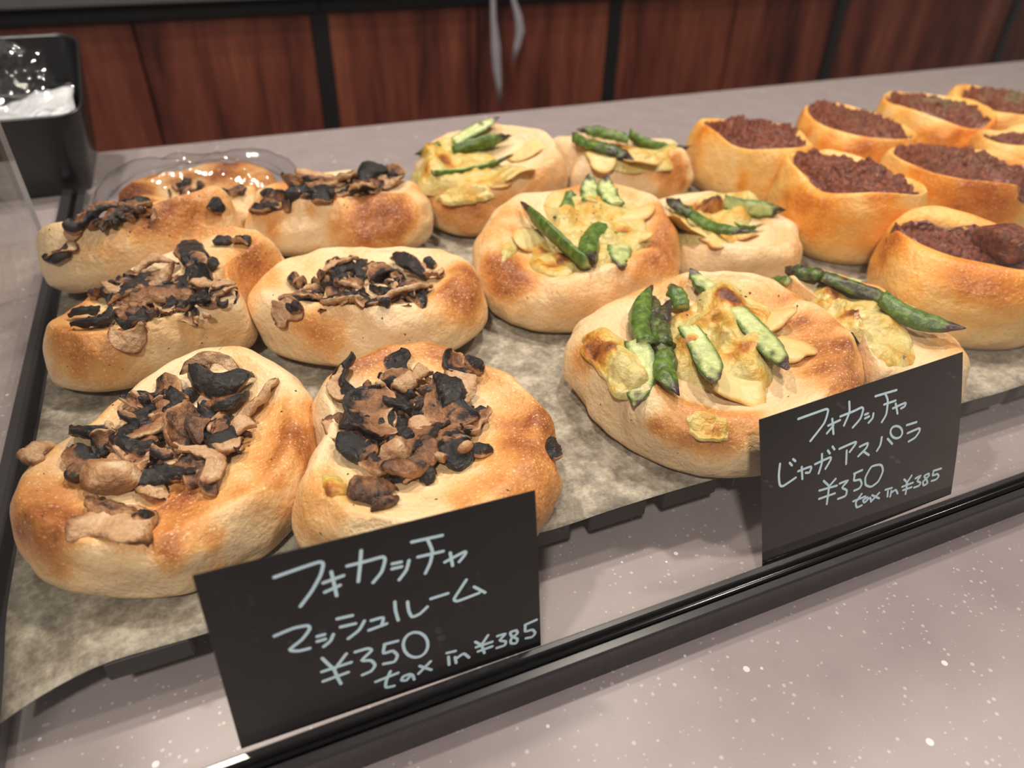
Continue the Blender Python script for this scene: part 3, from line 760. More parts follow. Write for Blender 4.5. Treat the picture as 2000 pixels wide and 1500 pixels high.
m3 = Bread('M3', 'mushroom_focaccia', 'mushroom focaccia second from the front along the left track', 'bread', GM, M_FOC, .68, .82,
           spots=[(497, 520, 17, .4), (190, 702, 16, .4), (110, 660, 9, .3), (450, 660, 10, .2)], brown=(.12, .6), rim=[(45, .22, 35)])
m3.filler(305, 590, 140, 52, 24)
for a in [(208, 585, 352, 547, 8, 't', 3.5), (215, 592, 332, 570, 9, 'g', 4), (350, 572, 430, 554, 12, 'g', 5), (400, 568, 460, 580, 12, 't', 5.5), (238, 606, 388, 586, 10, 'f', 4), (138, 626, 198, 613, 6, 'g', 3), (148, 647, 230, 619, 8, 'g', 2.5),
          (215, 664, 290, 656, 11, 't', 1.8), (230, 642, 272, 641, 4, 'g', 2.8), (320, 618, 388, 626, 10, 'f', 2.5), (335, 603, 373, 622, 4.5, 'g', 4.5), (376, 604, 412, 600, 7, 'g', 4), (264, 538, 352, 516, 7, 't', 3.5), (376, 482, 406, 536, 13, 'g', 3.5),
          (385, 510, 405, 540, 8, 'f', 5), (418, 474, 454, 478, 6, 'g', 1.5), (460, 470, 492, 476, 5, 'g', 1.5), (290, 560, 350, 560, 9, 'f', 4), (420, 580, 455, 590, 8, 't', 5)]:
    m3.mushroom(*a)
m3.shreds(300, 590, 140, 50, 16)
m3.rim_specks(30)

m4 = Bread('M4', 'mushroom_focaccia', 'mushroom focaccia in the middle between the front left ones and the asparagus ones', 'bread', GM, M_FOC, .68, .80,
           spots=[(913, 525, 9, .45), (905, 570, 15, .35), (633, 652, 14, .38), (600, 510, 10, .2), (690, 500, 10, .15)], brown=(.12, .6))
m4.filler(710, 565, 135, 45, 24)
for a in [(638, 552, 692, 522, 12, 'g', 4), (630, 546, 702, 519, 5, 't', 5.5), (702, 542, 740, 529, 10, 'g', 4), (718, 556, 776, 545, 9, 'f', 4.5), (768, 512, 828, 553, 8, 'g', 4.5), (813, 530, 834, 550, 10, 't', 3.5), (842, 546, 868, 545, 9, 't', 3),
          (742, 592, 852, 564, 8, 'f', 3), (628, 598, 732, 590, 9, 'f', 3), (690, 610, 732, 588, 7, 't', 3.5), (543, 627, 593, 603, 12, 't', 2.5), (568, 612, 590, 599, 6, 'g', 4), (561, 598, 632, 572, 9, 'f', 3), (666, 572, 712, 569, 10, 'f', 4.5), (650, 560, 690, 575, 9, 'g', 4), (836, 515, 850, 525, 5, 'g', 1.5)]:
    m4.mushroom(*a)
m4.shreds(710, 565, 130, 42, 16)
m4.rim_specks(14)

m5 = Bread('M5', 'mushroom_focaccia', 'mushroom focaccia at the back left, leaning away with its pale side to the viewer', 'bread', GM, M_FOC, .62, .7,
           spots=[(332, 400, 13, .55), (290, 440, 14, .2), (200, 480, 12, .2), (420, 470, 10, .15)], brown=(.14, .6))
m5.filler(210, 430, 100, 16, 12)
for a in [(128, 440, 167, 456, 7, 'g', 2.5), (125, 446, 160, 462, 7, 't', 1.5), (89, 512, 150, 487, 7, 'g', 2), (95, 500, 150, 477, 8, 't', 1.5), (156, 436, 268, 412, 8, 'f', 3), (194, 450, 282, 410, 7, 'b', 3), (398, 400, 432, 418, 8, 'g', 2.5), (240, 420, 300, 400, 8, 'f', 3)]:
    m5.mushroom(*a)
m5.rim_specks(16)

m6 = Bread('M6', 'mushroom_focaccia', 'mushroom focaccia at the back, its rim browned towards the asparagus ones', 'bread', GM, M_FOC, .64, .74,
           spots=[(705, 430, 17, .5), (770, 425, 15, .4), (730, 460, 16, .35), (800, 410, 12, .3), (530, 445, 6, .35), (570, 355, 12, .3)], brown=(.14, .6))
m6.filler(640, 375, 120, 22, 16)
for a in [(572, 346, 650, 367, 9, 't', 5), (558, 386, 660, 380, 9, 'g', 4), (488, 414, 562, 408, 8, 'g', 2.5), (520, 392, 575, 400, 9, 'b', 2.5), (650, 366, 704, 350, 11, 'f', 5), (702, 366, 757, 336, 13, 'g', 6), (755, 340, 790, 356, 9, 'f', 5), (684, 382, 740, 374, 7, 'g', 4), (600, 362, 640, 378, 9, 'f', 5), (610, 395, 650, 392, 8, 'g', 3), (740, 362, 790, 360, 7, 't', 3.5)]:
    m6.mushroom(*a)
m6.rim_specks(12)

m7 = Bread('M7', 'mushroom_focaccia', 'dark baked mushroom focaccia wrapped in a clear bag at the back left', 'bread', GM, M_FOC, .6, .6,
           spots=[(262, 365, 12, .8), (240, 385, 10, .4), (440, 330, 14, .5), (520, 365, 14, .5), (350, 350, 10, .3)], brown=(.30, .5), cap=.95)
m7.filler(400, 372, 90, 16, 12)
# the bag: a loose wrinkled film over the bread, gathered at its base
nr, nc = 34, 90; th = np.linspace(0, 2 * PI, nc, endpoint=False); V = []
wv = WN(91, 26); wv2 = WN(92, 60)
rb = np.interp(th, TH, RAD['M7'], period=2 * PI)
ct, st_ = np.cos(th), np.sin(th)
sq = 1 / (np.abs(ct) ** 4.5 + np.abs(st_) ** 4.5) ** (1 / 4.5)          # pillow with four corners
cor = np.exp(-((th - .68) / .28) ** 2) + .5 * np.exp(-((th - 2.5) / .3) ** 2)
for i in range(nr):
    q = i / (nr - 1)
    P = np.stack([.070 * sq * ct * q, .047 * sq * st_ * q + .008, (.039 * (1 - q ** 3.0) + .0006) + .016 * cor * q ** 2 * (1 - sstep(.9, 1., q) * .6)], 1)
    cr = np.sin(th * 5 + 2 * np.sin(3 * th)) * .0012 * q * (1 - q) * 4
    P = P + np.stack([wv(P), wv(P + .1), .8 * wv(P + .2) + .6 * wv2(P)], 1) * .0009 * min(1, (1 - q) * 5)
    P[:, 2] = np.maximum(P[:, 2] + cr, .0006); V.append(P)
mesh_obj('plastic_bag', np.concatenate(V), grid_faces(nr, nc, True), M_FILM, m7.root)

# ------------------------------------------------------------------ potato and asparagus focaccias
GA = 'potato and asparagus focaccias'
a1 = Bread('A1', 'asparagus_focaccia', 'potato and asparagus focaccia at the front, beside the right price card', 'bread', GA, M_FOC, .70, .78,
           spots=[(1610, 690, 18, .5), (1640, 740, 16, .4), (1590, 640, 14, .35), (1510, 575, 14, .3), (1150, 690, 9, .3), (1278, 826, 4, .4), (1395, 850, 9, .2), (1420, 560, 14, .12)], brown=(.10, .5))
a1.potato(1487, 640, 52, 2.5, (.1, .1)); a1.potato(1540, 690, 48, 2.0, (-.3, .1)); a1.potato(1440, 765, 62, 2.0, (0, -.3)); a1.potato(1330, 700, 45, 1.5); a1.potato(1380, 620, 45, 2)
a1.cheese(1400, 668, 118, 100, 10, 8.0, spots=[(1404, 622, 6, .75), (1425, 630, 5, .5), (1449, 710, 5, .6), (1358, 715, 4, .5), (1330, 640, 3, .3)], brown=.12, lumps=.38, seed=2)
a1.cheese(1180, 690, 52, 46, 25, 1.6, spots=[(1150, 700, 6, .5), (1205, 680, 6, .4), (1180, 715, 4, .3)], brown=.22, seed=3)
a1.cheese(1385, 840, 42, 34, 20, 1.2, spots=[(1390, 850, 5, .25)], brown=.2, seed=4)
a1.cheese(1235, 735, 38, 52, 5, 2.5, brown=.08, seed=5)
for a in [(1264, 578, 1246, 694, 8, 'g', 5.5), (1272, 596, 1290, 700, 9, 'd', 4.5), (1307, 568, 1328, 616, 8.5, 'g', 4.5), (1338, 540, 1400, 592, 8.5, 'p', 5), (1239, 820, 1250, 690, 10, 'p', 6.5), (1317, 792, 1292, 715, 8.5, 'g', 4),
          (1386, 792, 1338, 680, 9.5, 'p', 9.5), (1539, 762, 1440, 640, 9, 'p', 9.0), (1300, 750, 1288, 690, 8, 'd', 3.5)]:
    a1.asparagus(*a)
a1.cheese(1275, 690, 34, 24, 20, 7.0, brown=.08, seed=6)
g = random.Random(4)
a1.specks('black_pepper', M_SPECK, [(1404 + g.gauss(0, 24), 622 + g.gauss(0, 18)) for _ in range(20)] + [(1364, 615), (1345, 640), (1370, 680)], .65, 8.4)
a1.specks('black_pepper', M_SPECK, [(1520, 575), (1465, 570), (1145, 672), (1560, 600)], .65, .4)
a1.asparagus(1300, 612, 1290, 700, 7, 'd', 6)
a1.rim_specks(8, .45)

a2 = Bread('A2', 'asparagus_focaccia', 'potato and asparagus focaccia rising behind the right price card', 'bread', GA, M_FOC, .70, .84,
           spots=[(1840, 660, 12, .3), (1690, 555, 10, .3)], brown=(.05, .3))
a2.cheese(1665, 628, 130, 58, 28, 5.5, spots=[(1620, 590, 6, .6), (1660, 610, 6, .55), (1580, 565, 6, .4), (1700, 590, 5, .4)], brown=.12, lumps=.4, seed=1)
a2.cheese(1745, 688, 48, 26, 5, 2.5, spots=[(1790, 700, 4, .3)], brown=.2, seed=2)
for a in [(1523, 530, 1600, 566, 9, 'd', 5), (1551, 514, 1670, 570, 8, 'p', 4.5), (1487, 540, 1548, 564, 5, 'g', 3), (1874, 676, 1712, 616, 9.5, 'g', 6), (1760, 622, 1600, 566, 8, 'd', 5.5), (1768, 712, 1660, 694, 8, 'p', 3.5)]:
    a2.asparagus(*a)
a2.specks('black_pepper', M_SPECK, [(1602, 590), (1660, 610), (1745, 600), (1770, 610), (1790, 620), (1810, 618), (1640, 580), (1700, 560), (1720, 630)], .6, 5)

a3 = Bread('A3', 'asparagus_focaccia', 'potato and asparagus focaccia in the middle with two spear tips standing up', 'bread', GA, M_FOC, .68, .78,
           spots=[(990, 522, 14, .45), (1000, 500, 8, .3), (1290, 470, 18, .4), (1270, 520, 14, .25), (960, 450, 14, .3), (1110, 590, 22, .2), (1010, 410, 12, .25)], brown=(.18, .55))
a3.potato(1232, 425, 38, 2.2, (-.2, .1)); a3.potato(1100, 402, 40, 2.2, (.1, .2)); a3.potato(1240, 480, 32, 2, (-.4, 0)); a3.potato(1045, 470, 32, 1.2); a3.potato(1120, 515, 32, 1.2)
a3.cheese(1160, 450, 100, 74, 8, 6.5, spots=[(1141, 430, 6, .65), (1215, 462, 5, .45), (1120, 425, 4, .3)], brown=.06, lumps=.4, seed=1)
a3.cheese(1085, 510, 58, 30, 10, 3.0, spots=[(1100, 515, 7, .6), (1060, 505, 5, .35)], brown=.22, seed=2)
a3.cheese(1000, 482, 12, 32, 35, 1.5, brown=0, seed=3)
for a in [(1010, 405, 1142, 530, 9, 'x', 5), (1148, 350, 1152, 412, 11, 'p', 5.5), (1176, 350, 1198, 412, 10, 'p', 5.5), (1152, 534, 1162, 470, 10, 'g', 5), (1207, 545, 1213, 478, 11, 'p', 5.5), (1080, 440, 1115, 400, 8, 'g', 3)]:
    a3.asparagus(*a)
g = random.Random(8)
a3.specks('black_pepper', M_SPECK, [(1143 + g.gauss(0, 26), 432 + g.gauss(0, 14)) for _ in range(22)] + [(1197, 450), (1150, 415), (1205, 430)], .6, 6.8)
a3.rim_specks(10, .45)

a4 = Bread('A4', 'asparagus_focaccia', 'flat potato and asparagus focaccia between the middle one and the curry rolls', 'bread', GA, M_FOC, .68, .62,
           spots=[(1500, 420, 8, .25), (1400, 395, 10, .2)], brown=(.06, .25))
a4.potato(1400, 470, 30, 1.4, (.3, -.3), .4); a4.potato(1455, 462, 32, 1.2, (-.2, .3), .4); a4.potato(1350, 455, 30, 1.4, (.1, .4), .3)
a4.cheese(1385, 430, 88, 44, 5, 4.5, spots=[(1380, 418, 7, .75), (1365, 412, 5, .5)], brown=.08, seed=1)
a4.cheese(1382, 416, 26, 18, 5, 7.5, spots=[(1382, 416, 9, .6)], brown=.45, seed=2)
for a in [(1293, 400, 1345, 436, 9, 'd', 4.5), (1472, 474, 1350, 448, 9.5, 'g', 5), (1535, 427, 1415, 408, 8.5, 'x', 4.5), (1492, 451, 1435, 446, 5, 'p', 3.5)]:
    a4.asparagus(*a)
a4.specks('black_pepper', M_SPECK, [(1380 + random.Random(i).gauss(0, 18), 420 + random.Random(i + 50).gauss(0, 10)) for i in range(12)], .6, 6)

a5 = Bread('A5', 'asparagus_focaccia', 'potato and asparagus focaccia at the back, tipped towards the mushroom ones', 'bread', GA, M_FOC, .66, .74,
           spots=[(1090, 320, 12, .2), (880, 430, 14, .25), (940, 430, 14, .2), (1060, 365, 12, .15)], brown=(.15, .45))
a5.potato(1005, 335, 34, 1.8); a5.potato(1030, 292, 34, 2, (0, .2)); a5.potato(965, 355, 32, 1.6, (0, -.1), .35); a5.potato(870, 320, 36, 1.5)
a5.cheese(905, 342, 95, 56, -8, 6, spots=[(868, 330, 6, .55), (930, 372, 5, .55), (840, 300, 5, .35)], brown=.2, lumps=.4, seed=1)
a5.cheese(905, 395, 50, 28, -10, 2.5, brown=.18, seed=2)
for a in [(984, 228, 890, 290, 8.5, 'p', 6), (1003, 279, 886, 310, 9.5, 'x', 5.5), (1006, 326, 846, 358, 8, 'p', 6.5), (816, 314, 862, 293, 6, 'g', 4)]:
    a5.asparagus(*a)
a5.specks('black_pepper', M_SPECK, [(890, 325), (920, 330), (860, 350), (870, 360), (930, 310)], .6, 5.8)

a6 = Bread('A6', 'asparagus_focaccia', 'potato and asparagus focaccia at the back, next to the leftmost curry roll', 'bread', GA, M_FOC, .64, .66,
           spots=[(1310, 350, 14, .5), (1330, 330, 10, .3)], brown=(.08, .3))
a6.potato(1175, 318, 30, 1.4); a6.potato(1250, 315, 32, 1.6)
a6.cheese(1215, 306, 100, 32, 6, 4.5, spots=[(1210, 290, 6, .6), (1260, 300, 6, .35)], brown=.15, seed=1)
for a in [(1115, 272, 1165, 310, 8, 'g', 5), (1240, 330, 1160, 300, 9, 'd', 5), (1120, 265, 1222, 284, 8, 'g', 5), (1348, 309, 1230, 284, 9, 'x', 5)]:
    a6.asparagus(*a)

# ------------------------------------------------------------------ curry rolls
GC = 'rolls filled with minced meat curry'
def axis_of(k, p, q):
    z = BREADS[k][0][2] + BREADS[k][3] * .9
    d = at_z(*q, z) - at_z(*p, z); return math.atan2(d[1], d[0])
CUR = [
    ('C1', 'leftmost curry roll, at the back beside the asparagus focaccias, filling spread wide', (1365, 285), (1580, 290), 0.8, 0.92, (.34, .4), [(1450, 345, 4, .35), (1360, 320, 8, .2), (1445, 365, 3, .35), (1400, 240, 12, .25)], 0),
    ('C2', 'tall curry roll left of centre in the curry group, smooth orange side to the viewer', (1560, 320), (1800, 410), 0.84, 0.76, (.30, .4), [(1605, 425, 13, .22), (1560, 400, 12, .12)], 0),
    ('C3', 'curry roll second from the left in the back row', (1585, 220), (1775, 285), 0.84, 0.78, (.38, .35), [(1680, 290, 8, .4), (1580, 240, 10, .2)], .25),
    ('C4', 'curry roll third in the back row, herbs on its dark lumpy filling', (1735, 200), (1905, 250), 0.83, 0.8, (.36, .35), [(1830, 270, 10, .4)], .8),
    ('C5', 'curry roll at the far right of the back row, green herbs on the filling', (1885, 180), (2040, 225), 0.82, 0.74, (.32, .3), [], .9),
    ('C6', 'wide open curry roll at the right edge, behind the nearest one', (1790, 310), (2040, 400), 0.85, 0.84, (.36, .35), [(1860, 420, 12, .3), (1930, 430, 12, .25)], .15),
    ('C7', 'curry roll cut by the right edge, a smooth dough lip over its filling', (1950, 290), (2090, 300), 0.8, 0.5, (.38, .2), [], 0),
    ('C8', 'nearest curry roll at the right edge, with a meat chunk on top', (1735, 470), (2010, 530), .80, .52, (.34, .35), [(1740, 480, 10, .2), (1880, 570, 20, .12), (1960, 560, 14, .2)], 0)]
CB = {}
for k, lab, p, q, op, mi, br, sp, hb in CUR:
    b_ = Bread(k, 'curry_roll', lab, 'bread', GC, M_CUR, op, .62, axis=axis_of(k, p, q), minor=mi, spots=sp, brown=br, lump=.0007)
    b_.filling(.98 if k not in ('C8', 'C7') else .90, .10 if k != 'C8' else .03, hb, .0019); CB[k] = b_
c8 = CB['C8']
mid, L, X, Y, Z = c8.frame(1905, 500, 2010, 535, 0, .0105)
nr, nc = 12, 22; V = []
for i in range(nr):
    a = i / (nr - 1) * PI
    for j in range(nc):
        f = 2 * PI * j / nc; sg = lambda v: math.copysign(abs(v) ** .6, v)
        V.append((.013 * sg(math.cos(a)), .0095 * math.sin(a) ** .6 * sg(math.cos(f)), .0085 * math.sin(a) ** .6 * sg(math.sin(f))))
V = np.array(V); V = V * (1 + .07 * WN(3, 90)(V)[:, None] + .03 * WN(4, 300)(V)[:, None])
c8.put('meat_chunk', mid, X, Y, Z, V, grid_faces(nr, nc, True), M_CURRY, {'herb': np.zeros(len(V))})

# ------------------------------------------------------------------ price cards with handwriting
def make_card(name, label, TL, TR, BL, BR, rows, crop, sw, bow=0.0, lower=.5):
    TL, TR, BL, BR = (np.array(v, float) for v in (TL, TR, BL, BR))
    base = (BL + BR) / 2
    root = empty(name, base); tag(root, label, 'price card', 'black price cards')
    nrm = np.cross(BR - BL, TL - BL); nrm /= np.linalg.norm(nrm)         # towards the viewer
    def pt(u, v, d=0.0):
        p = (BL * (1 - u) + BR * u) * (1 - v) + (TL * (1 - u) + TR * u) * v
        return p + nrm * (d + bow * (math.sin(PI * v) * (.35 + .65 * u * u))) - base
    nu, nv = 22, 16; T = .00028
    V = []; F = []
    for d in (0, -T):
        V += [pt(i / (nu - 1), j / (nv - 1), d) for j in range(nv) for i in range(nu)]
    n = nu * nv; gf = grid_faces(nv, nu, False)
    F = [f for f in gf] + [tuple(i + n for i in reversed(f)) for f in gf]
    bd = [i for i in range(nu)] + [nu * j + nu - 1 for j in range(1, nv)] + [nu * (nv - 1) + i for i in range(nu - 2, -1, -1)] + [nu * j for j in range(nv - 2, 0, -1)]
    F += [(bd[(i + 1) % len(bd)], bd[i], bd[i] + n, bd[(i + 1) % len(bd)] + n) for i in range(len(bd))]
    mesh_obj('card', V, F, M_CARD, root, smooth=False)
    pts2 = project(np.array([BL, BR, TL, TR]))[0]
    A = []; B = []
    for (x, y), (u, v) in zip(pts2, [(0, 0), (1, 0), (0, 1), (1, 1)]):
        A += [[x, y, 1, 0, 0, 0, -u * x, -u * y], [0, 0, 0, x, y, 1, -v * x, -v * y]]; B += [u, v]
    Hm = np.append(np.linalg.solve(np.array(A), np.array(B)), 1).reshape(3, 3)
    def uv(x, y):
        q = Hm @ np.array([x * crop[2] + crop[0], y * crop[2] + crop[1], 1]); return q[:2] / q[2]
    eu = np.linalg.norm(BR - BL); ev = np.linalg.norm(TL - BL)
    for rname, strokes in rows:
        V = []; F = []
        for k, st in enumerate(strokes):
            P = np.array([uv(*p) for p in st]) * (eu, ev)
            if len(P) > 2:                                              # round the corners of the stroke
                Q = [P[0]]
                for i in range(len(P) - 1):
                    p0, p1, p2, p3 = P[max(i - 1, 0)], P[i], P[i + 1], P[min(i + 2, len(P) - 1)]
                    for t_ in (.25, .5, .75, 1.0):
                        cr = .5 * (2 * p1 + (p2 - p0) * t_ + (2 * p0 - 5 * p1 + 4 * p2 - p3) * t_ ** 2 + (3 * p1 - p0 - 3 * p2 + p3) * t_ ** 3)
                        Q.append(cr * .6 + (p1 + (p2 - p1) * t_) * .4)
                P = np.array(Q)
            d = .00006 + .000012 * k
            def vert(p): return pt(p[0] / eu, p[1] / ev, d)
            tn = np.gradient(P, axis=0); tn /= np.linalg.norm(tn, axis=1)[:, None] + 1e-12
            nn = np.stack([-tn[:, 1], tn[:, 0]], 1) * sw / 2
            b0 = len(V)
            for p, n_ in zip(P, nn): V += [vert(p + n_), vert(p - n_)]
            F += [(b0 + 2 * i + 1, b0 + 2 * i + 3, b0 + 2 * i + 2, b0 + 2 * i) for i in range(len(P) - 1)]
            for p, s_, e in ((P[0], -1, b0), (P[-1], 1, b0 + 2 * len(P) - 2)):
                c0 = len(V); t0 = tn[0] if s_ < 0 else tn[-1]; n0 = nn[0] if s_ < 0 else nn[-1]
                arc = [p + n0 * math.cos(a) + t0 * s_ * sw / 2 * math.sin(a) for a in np.linspace(0, PI, 8)]
                V += [vert(x) for x in arc]
                F.append(tuple(range(c0, c0 + 8)) if s_ > 0 else tuple(range(c0 + 7, c0 - 1, -1)))
        o = mesh_obj('handwriting', V, F, M_CHALK, root, smooth=False); o['label'] = rname
    return root
def ell(cx, cy, rx, ry, a=0.0, n=14):
    return [(cx + rx * math.cos(t) * math.cos(a) - ry * math.sin(t) * math.sin(a), cy + rx * math.cos(t) * math.sin(a) + ry * math.sin(t) * math.cos(a)) for t in np.linspace(-1.7, 2 * PI - 1.7, n)]
rows1 = [
    ('handwritten product name in pale blue', [
        [(503, 470), (640, 422), (740, 390), (760, 402), (745, 460), (700, 540), (640, 620)],
        [(760, 498), (866, 460)], [(768, 546), (848, 510)], [(802, 440), (816, 500), (830, 564)],
        [(885, 410), (985, 385), (1070, 362), (1082, 380), (1064, 440), (1020, 495)], [(958, 330), (952, 410), (943, 490)],
        [(1120, 398), (1166, 388)], [(1118, 424), (1168, 412)], [(1206, 380), (1192, 430), (1155, 480)],
        [(1220, 285), (1378, 250)], [(1252, 362), (1382, 332)], [(1302, 272), (1326, 330), (1316, 390), (1290, 446)],
        [(1390, 388), (1492, 334), (1494, 348), (1464, 386)], [(1418, 340), (1430, 406)]]),
    ('handwritten second line of the product name', [
        [(503, 775), (600, 735), (676, 720), (688, 738), (650, 790), (582, 846), (630, 852), (688, 838)],
        [(728, 776), (766, 766)], [(728, 802), (770, 790)], [(812, 765), (796, 800), (762, 828)],
        [(832, 684), (912, 666)], [(850, 726), (928, 708)], [(974, 694), (946, 742), (890, 786)],
        [(1010, 692), (1072, 676), (1064, 716)], [(998, 742), (1090, 708)],
        [(1132, 594), (1136, 640), (1150, 690)], [(1198, 594), (1204, 640), (1222, 672), (1262, 656), (1300, 620)],
        [(1318, 578), (1406, 550)],
        [(1500, 480), (1468, 530), (1438, 578), (1456, 590), (1566, 548)], [(1540, 516), (1596, 546)]]),
    ('handwritten price 350 yen', [
        [(754, 890), (790, 925), (818, 948)], [(880, 866), (816, 950)], [(752, 960), (906, 910)], [(758, 1010), (890, 962)], [(816, 948), (834, 990), (852, 1022)],
        [(926, 856), (990, 838), (1012, 848), (960, 900), (1008, 900), (1030, 924), (1010, 955), (964, 976)],
        [(1078, 816), (1148, 798)], [(1080, 816), (1074, 862), (1122, 850), (1146, 874), (1130, 906), (1074, 918)],
        ell(1240, 818, 64, 66)]),
    ('handwritten line tax in 385 yen', [
        [(1110, 958), (1088, 1010), (1088, 1042), (1130, 1034)], [(1034, 1012), (1150, 966)],
        [(1212, 972), (1178, 984), (1168, 1004), (1194, 1004), (1222, 974), (1234, 1000)],
        [(1262, 930), (1322, 950)], [(1318, 906), (1256, 970)],
        [(1402, 862), (1446, 852)], [(1410, 882), (1414, 924)], [(1444, 884), (1450, 914)], [(1446, 894), (1486, 866), (1500, 872), (1516, 886)],
        [(1548, 804), (1580, 822)], [(1612, 770), (1578, 822)], [(1552, 832), (1634, 804)], [(1562, 854), (1634, 828)], [(1580, 820), (1594, 862)],
        [(1660, 774), (1702, 762), (1672, 796), (1702, 802), (1698, 822), (1658, 836)],
        [(1756, 744), (1726, 754), (1732, 774), (1762, 790), (1756, 812), (1730, 812), (1730, 790), (1762, 760), (1756, 744)],
        [(1800, 716), (1858, 690)], [(1802, 716), (1802, 750), (1838, 742), (1852, 760), (1836, 780), (1806, 786)]])]
make_card('price_card', 'left black price card standing in front of the mushroom focaccias', (-.0264, .0245, .0711), (.0652, .0245, .0669), (-.0277, .0112, .0126), (.0637, .0112, .0104),
          rows1, (350, 950, .375), .00098, .0004)
rows2 = [
    ('handwritten product name in pale blue', [
        [(525, 562), (630, 524), (706, 498), (716, 514), (690, 590), (600, 706)],
        [(716, 606), (792, 570)], [(742, 562), (748, 660)], [(748, 606), (706, 656)],
        [(794, 546), (880, 512), (930, 488), (942, 500), (922, 560), (872, 618)], [(853, 450), (852, 520), (816, 604)],
        [(952, 534), (972, 526)], [(952, 558), (978, 546)], [(1006, 526), (1000, 556), (974, 586)],
        [(1022, 414), (1158, 374)], [(1076, 468), (1150, 442)], [(1084, 396), (1100, 440), (1088, 530), (1058, 582)],
        [(1132, 492), (1212, 456), (1208, 478), (1184, 492)], [(1150, 462), (1160, 526)]]),
    ('handwritten second line of the product name', [
        [(404, 854), (396, 930), (402, 990), (424, 998), (504, 944)], [(466, 848), (480, 864)], [(488, 824), (502, 836)],
        [(520, 902), (602, 872), (592, 910), (568, 912)], [(542, 874), (546, 952)],
        [(628, 856), (724, 812), (726, 830), (694, 886)], [(672, 790), (670, 850), (650, 916)], [(710, 768), (722, 786)], [(740, 742), (752, 760)],
        [(784, 756), (884, 712), (888, 724), (850, 776)], [(830, 768), (826, 854)],
        [(914, 742), (966, 718), (956, 750), (904, 804)], [(938, 772), (972, 796)],
        [(1056, 680), (1046, 730), (1024, 768)], [(1094, 690), (1122, 722)], ell(1150, 646, 38, 40),
        [(1218, 600), (1280, 580)], [(1222, 652), (1296, 620), (1298, 640), (1270, 680), (1228, 706)]]),
    ('handwritten price 350 yen', [
        [(684, 966), (720, 1000)], [(760, 952), (714, 1006)], [(656, 1028), (768, 996)], [(654, 1082), (756, 1046)], [(718, 1002), (704, 1116)],
        [(786, 982), (840, 962), (802, 1008), (832, 1026), (824, 1062), (776, 1082)],
        [(878, 918), (930, 894)], [(884, 916), (878, 962), (916, 956), (928, 984), (914, 1012), (880, 1028)],
        [(1040, 858), (990, 872), (952, 940), (954, 990), (990, 1002), (1036, 966), (1064, 900), (1056, 864), (1036, 858)]]),
    ('handwritten line tax in 385 yen', [
        [(930, 1050), (894, 1104), (900, 1138), (932, 1124)], [(876, 1098), (954, 1066)],
        [(968, 1072), (940, 1090), (950, 1106), (984, 1074), (992, 1100)], [(998, 1058), (1044, 1078)], [(1044, 1042), (998, 1092)],
        [(1084, 1022), (1126, 1010)], [(1100, 1032), (1098, 1066)], [(1122, 1030), (1116, 1066)], [(1122, 1042), (1150, 1022), (1164, 1046)],
        [(1204, 954), (1226, 974)], [(1252, 928), (1220, 980)], [(1192, 1002), (1262, 974)], [(1198, 1024), (1254, 1004)], [(1224, 978), (1216, 1048)],
        [(1278, 946), (1312, 928), (1290, 962), (1312, 974), (1302, 994), (1270, 1006)],
        [(1362, 914), (1334, 930), (1350, 954), (1358, 976), (1334, 992), (1328, 968), (1366, 928), (1362, 914)],
        [(1394, 896), (1444, 880)], [(1396, 896), (1390, 926), (1420, 916), (1430, 932), (1414, 952), (1384, 962)]])]
make_card('price_card', 'right black price card leaning in front of the asparagus focaccias', (.1509, .0313, .0626), (.2424, .0313, .0682), (.1515, .0112, .0088), (.2425, .0112, .0128),
          rows2, (1400, 650, .3), .0009, .0012)

# ------------------------------------------------------------------ black bin with clear plastic at the back left
bn = empty('plastic_bin', (-.148, .55, 0)); tag(bn, 'black plastic bin full of crumpled clear plastic at the far left', 'bin')
def rrect(x0, x1, y0, y1, r, n=7):
    P = []
    for cx, cy, a0 in ((x1 - r, y1 - r, 0), (x0 + r, y1 - r, PI / 2), (x0 + r, y0 + r, PI), (x1 - r, y0 + r, 1.5 * PI)):
        P += [(cx + r * math.cos(a0 + t * PI / 2 / (n - 1)), cy + r * math.sin(a0 + t * PI / 2 / (n - 1))) for t in range(n)]
    return P
def ztop(y): return .060 + (y + .06) / .12 * .034
V = []; rings = []
def ring(grow, zf, r):
    P = rrect(-.072 - grow, .058 + grow, -.052 - grow * .8, .045 + grow * .8, r)
    rings.append([(x, y, zf(y)) for x, y in P])
ring(-.012, lambda y: .0, .010); ring(-.002, lambda y: .0, .012); ring(.0, lambda y: .003, .014); ring(.006, lambda y: ztop(y) * .5, .015); ring(.0115, lambda y: ztop(y) - .001, .016); ring(.0115, lambda y: ztop(y), .016)
ring(.0095, lambda y: ztop(y), .015); ring(.0095, lambda y: ztop(y) - .002, .015); ring(.004, lambda y: ztop(y) * .5, .014); ring(-.002, lambda y: .004, .013); ring(-.03, lambda y: .004, .006)
n = len(rings[0]); V = [v for r_ in rings for v in r_]
F = grid_faces(len(rings), n, True) + [tuple(range(n - 1, -1, -1)), tuple(range(len(V) - n, len(V)))]
mesh_obj('shell', V, F, M_BIN, bn)
wn = WN(44, 16); wn2 = WN(45, 40)
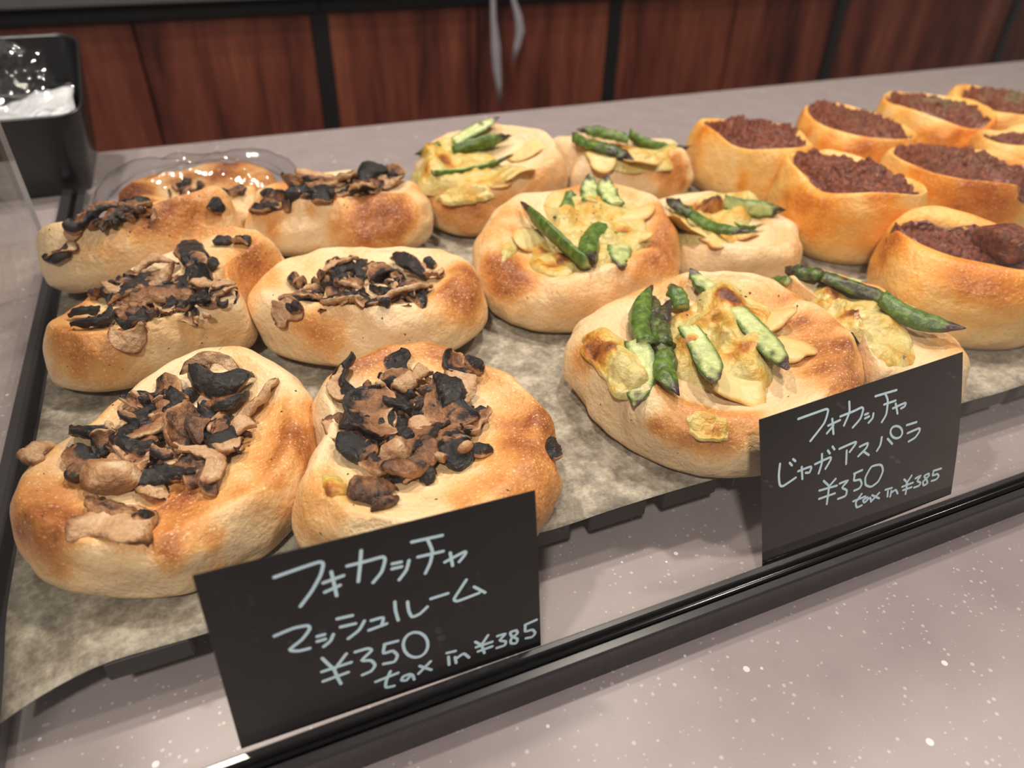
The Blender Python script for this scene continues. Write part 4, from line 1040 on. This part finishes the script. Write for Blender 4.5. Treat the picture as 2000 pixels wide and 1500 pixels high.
def sheet(name, mat, c, ax, ay, amp, seed, parent):
    nu, nv = 18, 16; wa, wb = WN(seed, 14), WN(seed + 1, 34); V = []
    for j in range(nv):
        for i in range(nu):
            p = np.array(c) + np.array(ax) * (i / (nu - 1) - .5) + np.array(ay) * (j / (nv - 1) - .5)
            V.append(p)
    V = np.array(V); nrm = np.cross(ax, ay); nrm = nrm / np.linalg.norm(nrm)
    V = V + nrm * (amp * (np.abs(wa(V)) - .6 + .45 * np.abs(wb(V))))[:, None]
    return mesh_obj(name, V, grid_faces(nv, nu, False), mat, parent, smooth=False)
cp = empty('plastic_wrap_bundle', (-.148, .55, .03)); tag(cp, 'crumpled clear plastic wrap inside the black bin', 'plastic wrap')
sheet('white_sheet', M_BOUNCE, (.0, -.002, .012), (.112, 0, .008), (0, .078, .008), .004, 7, cp)  # white sheet added to imitate light bouncing inside the clear plastic
sheet('film_sheet', M_FILM, (-.01, .0, .030), (.095, .01, .02), (.01, .07, .014), .008, 17, cp)
sheet('film_sheet', M_FILM, (.012, -.005, .024), (.08, -.02, -.012), (.02, .07, .018), .008, 27, cp)
sheet('film_sheet', M_FILM, (-.03, .004, .040), (.07, .03, .03), (-.02, .055, .012), .009, 37, cp)
sheet('film_sheet', M_FILM, (.0, .018, .036), (.09, .0, .01), (0, .012, .032), .007, 47, cp)

# ------------------------------------------------------------------ pale strips added in the aisle to imitate reflections on the glass
def reflection_strip(pts, w, label):
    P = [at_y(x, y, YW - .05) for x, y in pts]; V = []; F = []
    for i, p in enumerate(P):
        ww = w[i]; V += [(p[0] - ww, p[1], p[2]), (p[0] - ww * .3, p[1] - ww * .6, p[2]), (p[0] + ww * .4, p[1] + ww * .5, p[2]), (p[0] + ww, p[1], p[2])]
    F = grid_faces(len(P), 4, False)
    o = mesh_obj('reflection_strip', V, F, M_REFL_STRIP); sm = o.modifiers.new('thickness', 'SOLIDIFY'); sm.thickness = .0008
    return tag(o, label, 'reflection_strip', 'added strips imitating reflections on the glass')
reflection_strip([(964, -60), (963, 0), (964, 40), (968, 90), (970, 130), (974, 165), (976, 205)], [.006, .005, .006, .010, .009, .006, .0015], 'longer pale strip before the walnut doors, imitating a reflection on the glass')
reflection_strip([(1000, -60), (1003, 0), (1012, 30), (1016, 60), (1010, 90), (1001, 125)], [.006, .005, .008, .009, .007, .0015], 'shorter curled pale strip before the walnut doors, imitating a reflection on the glass')
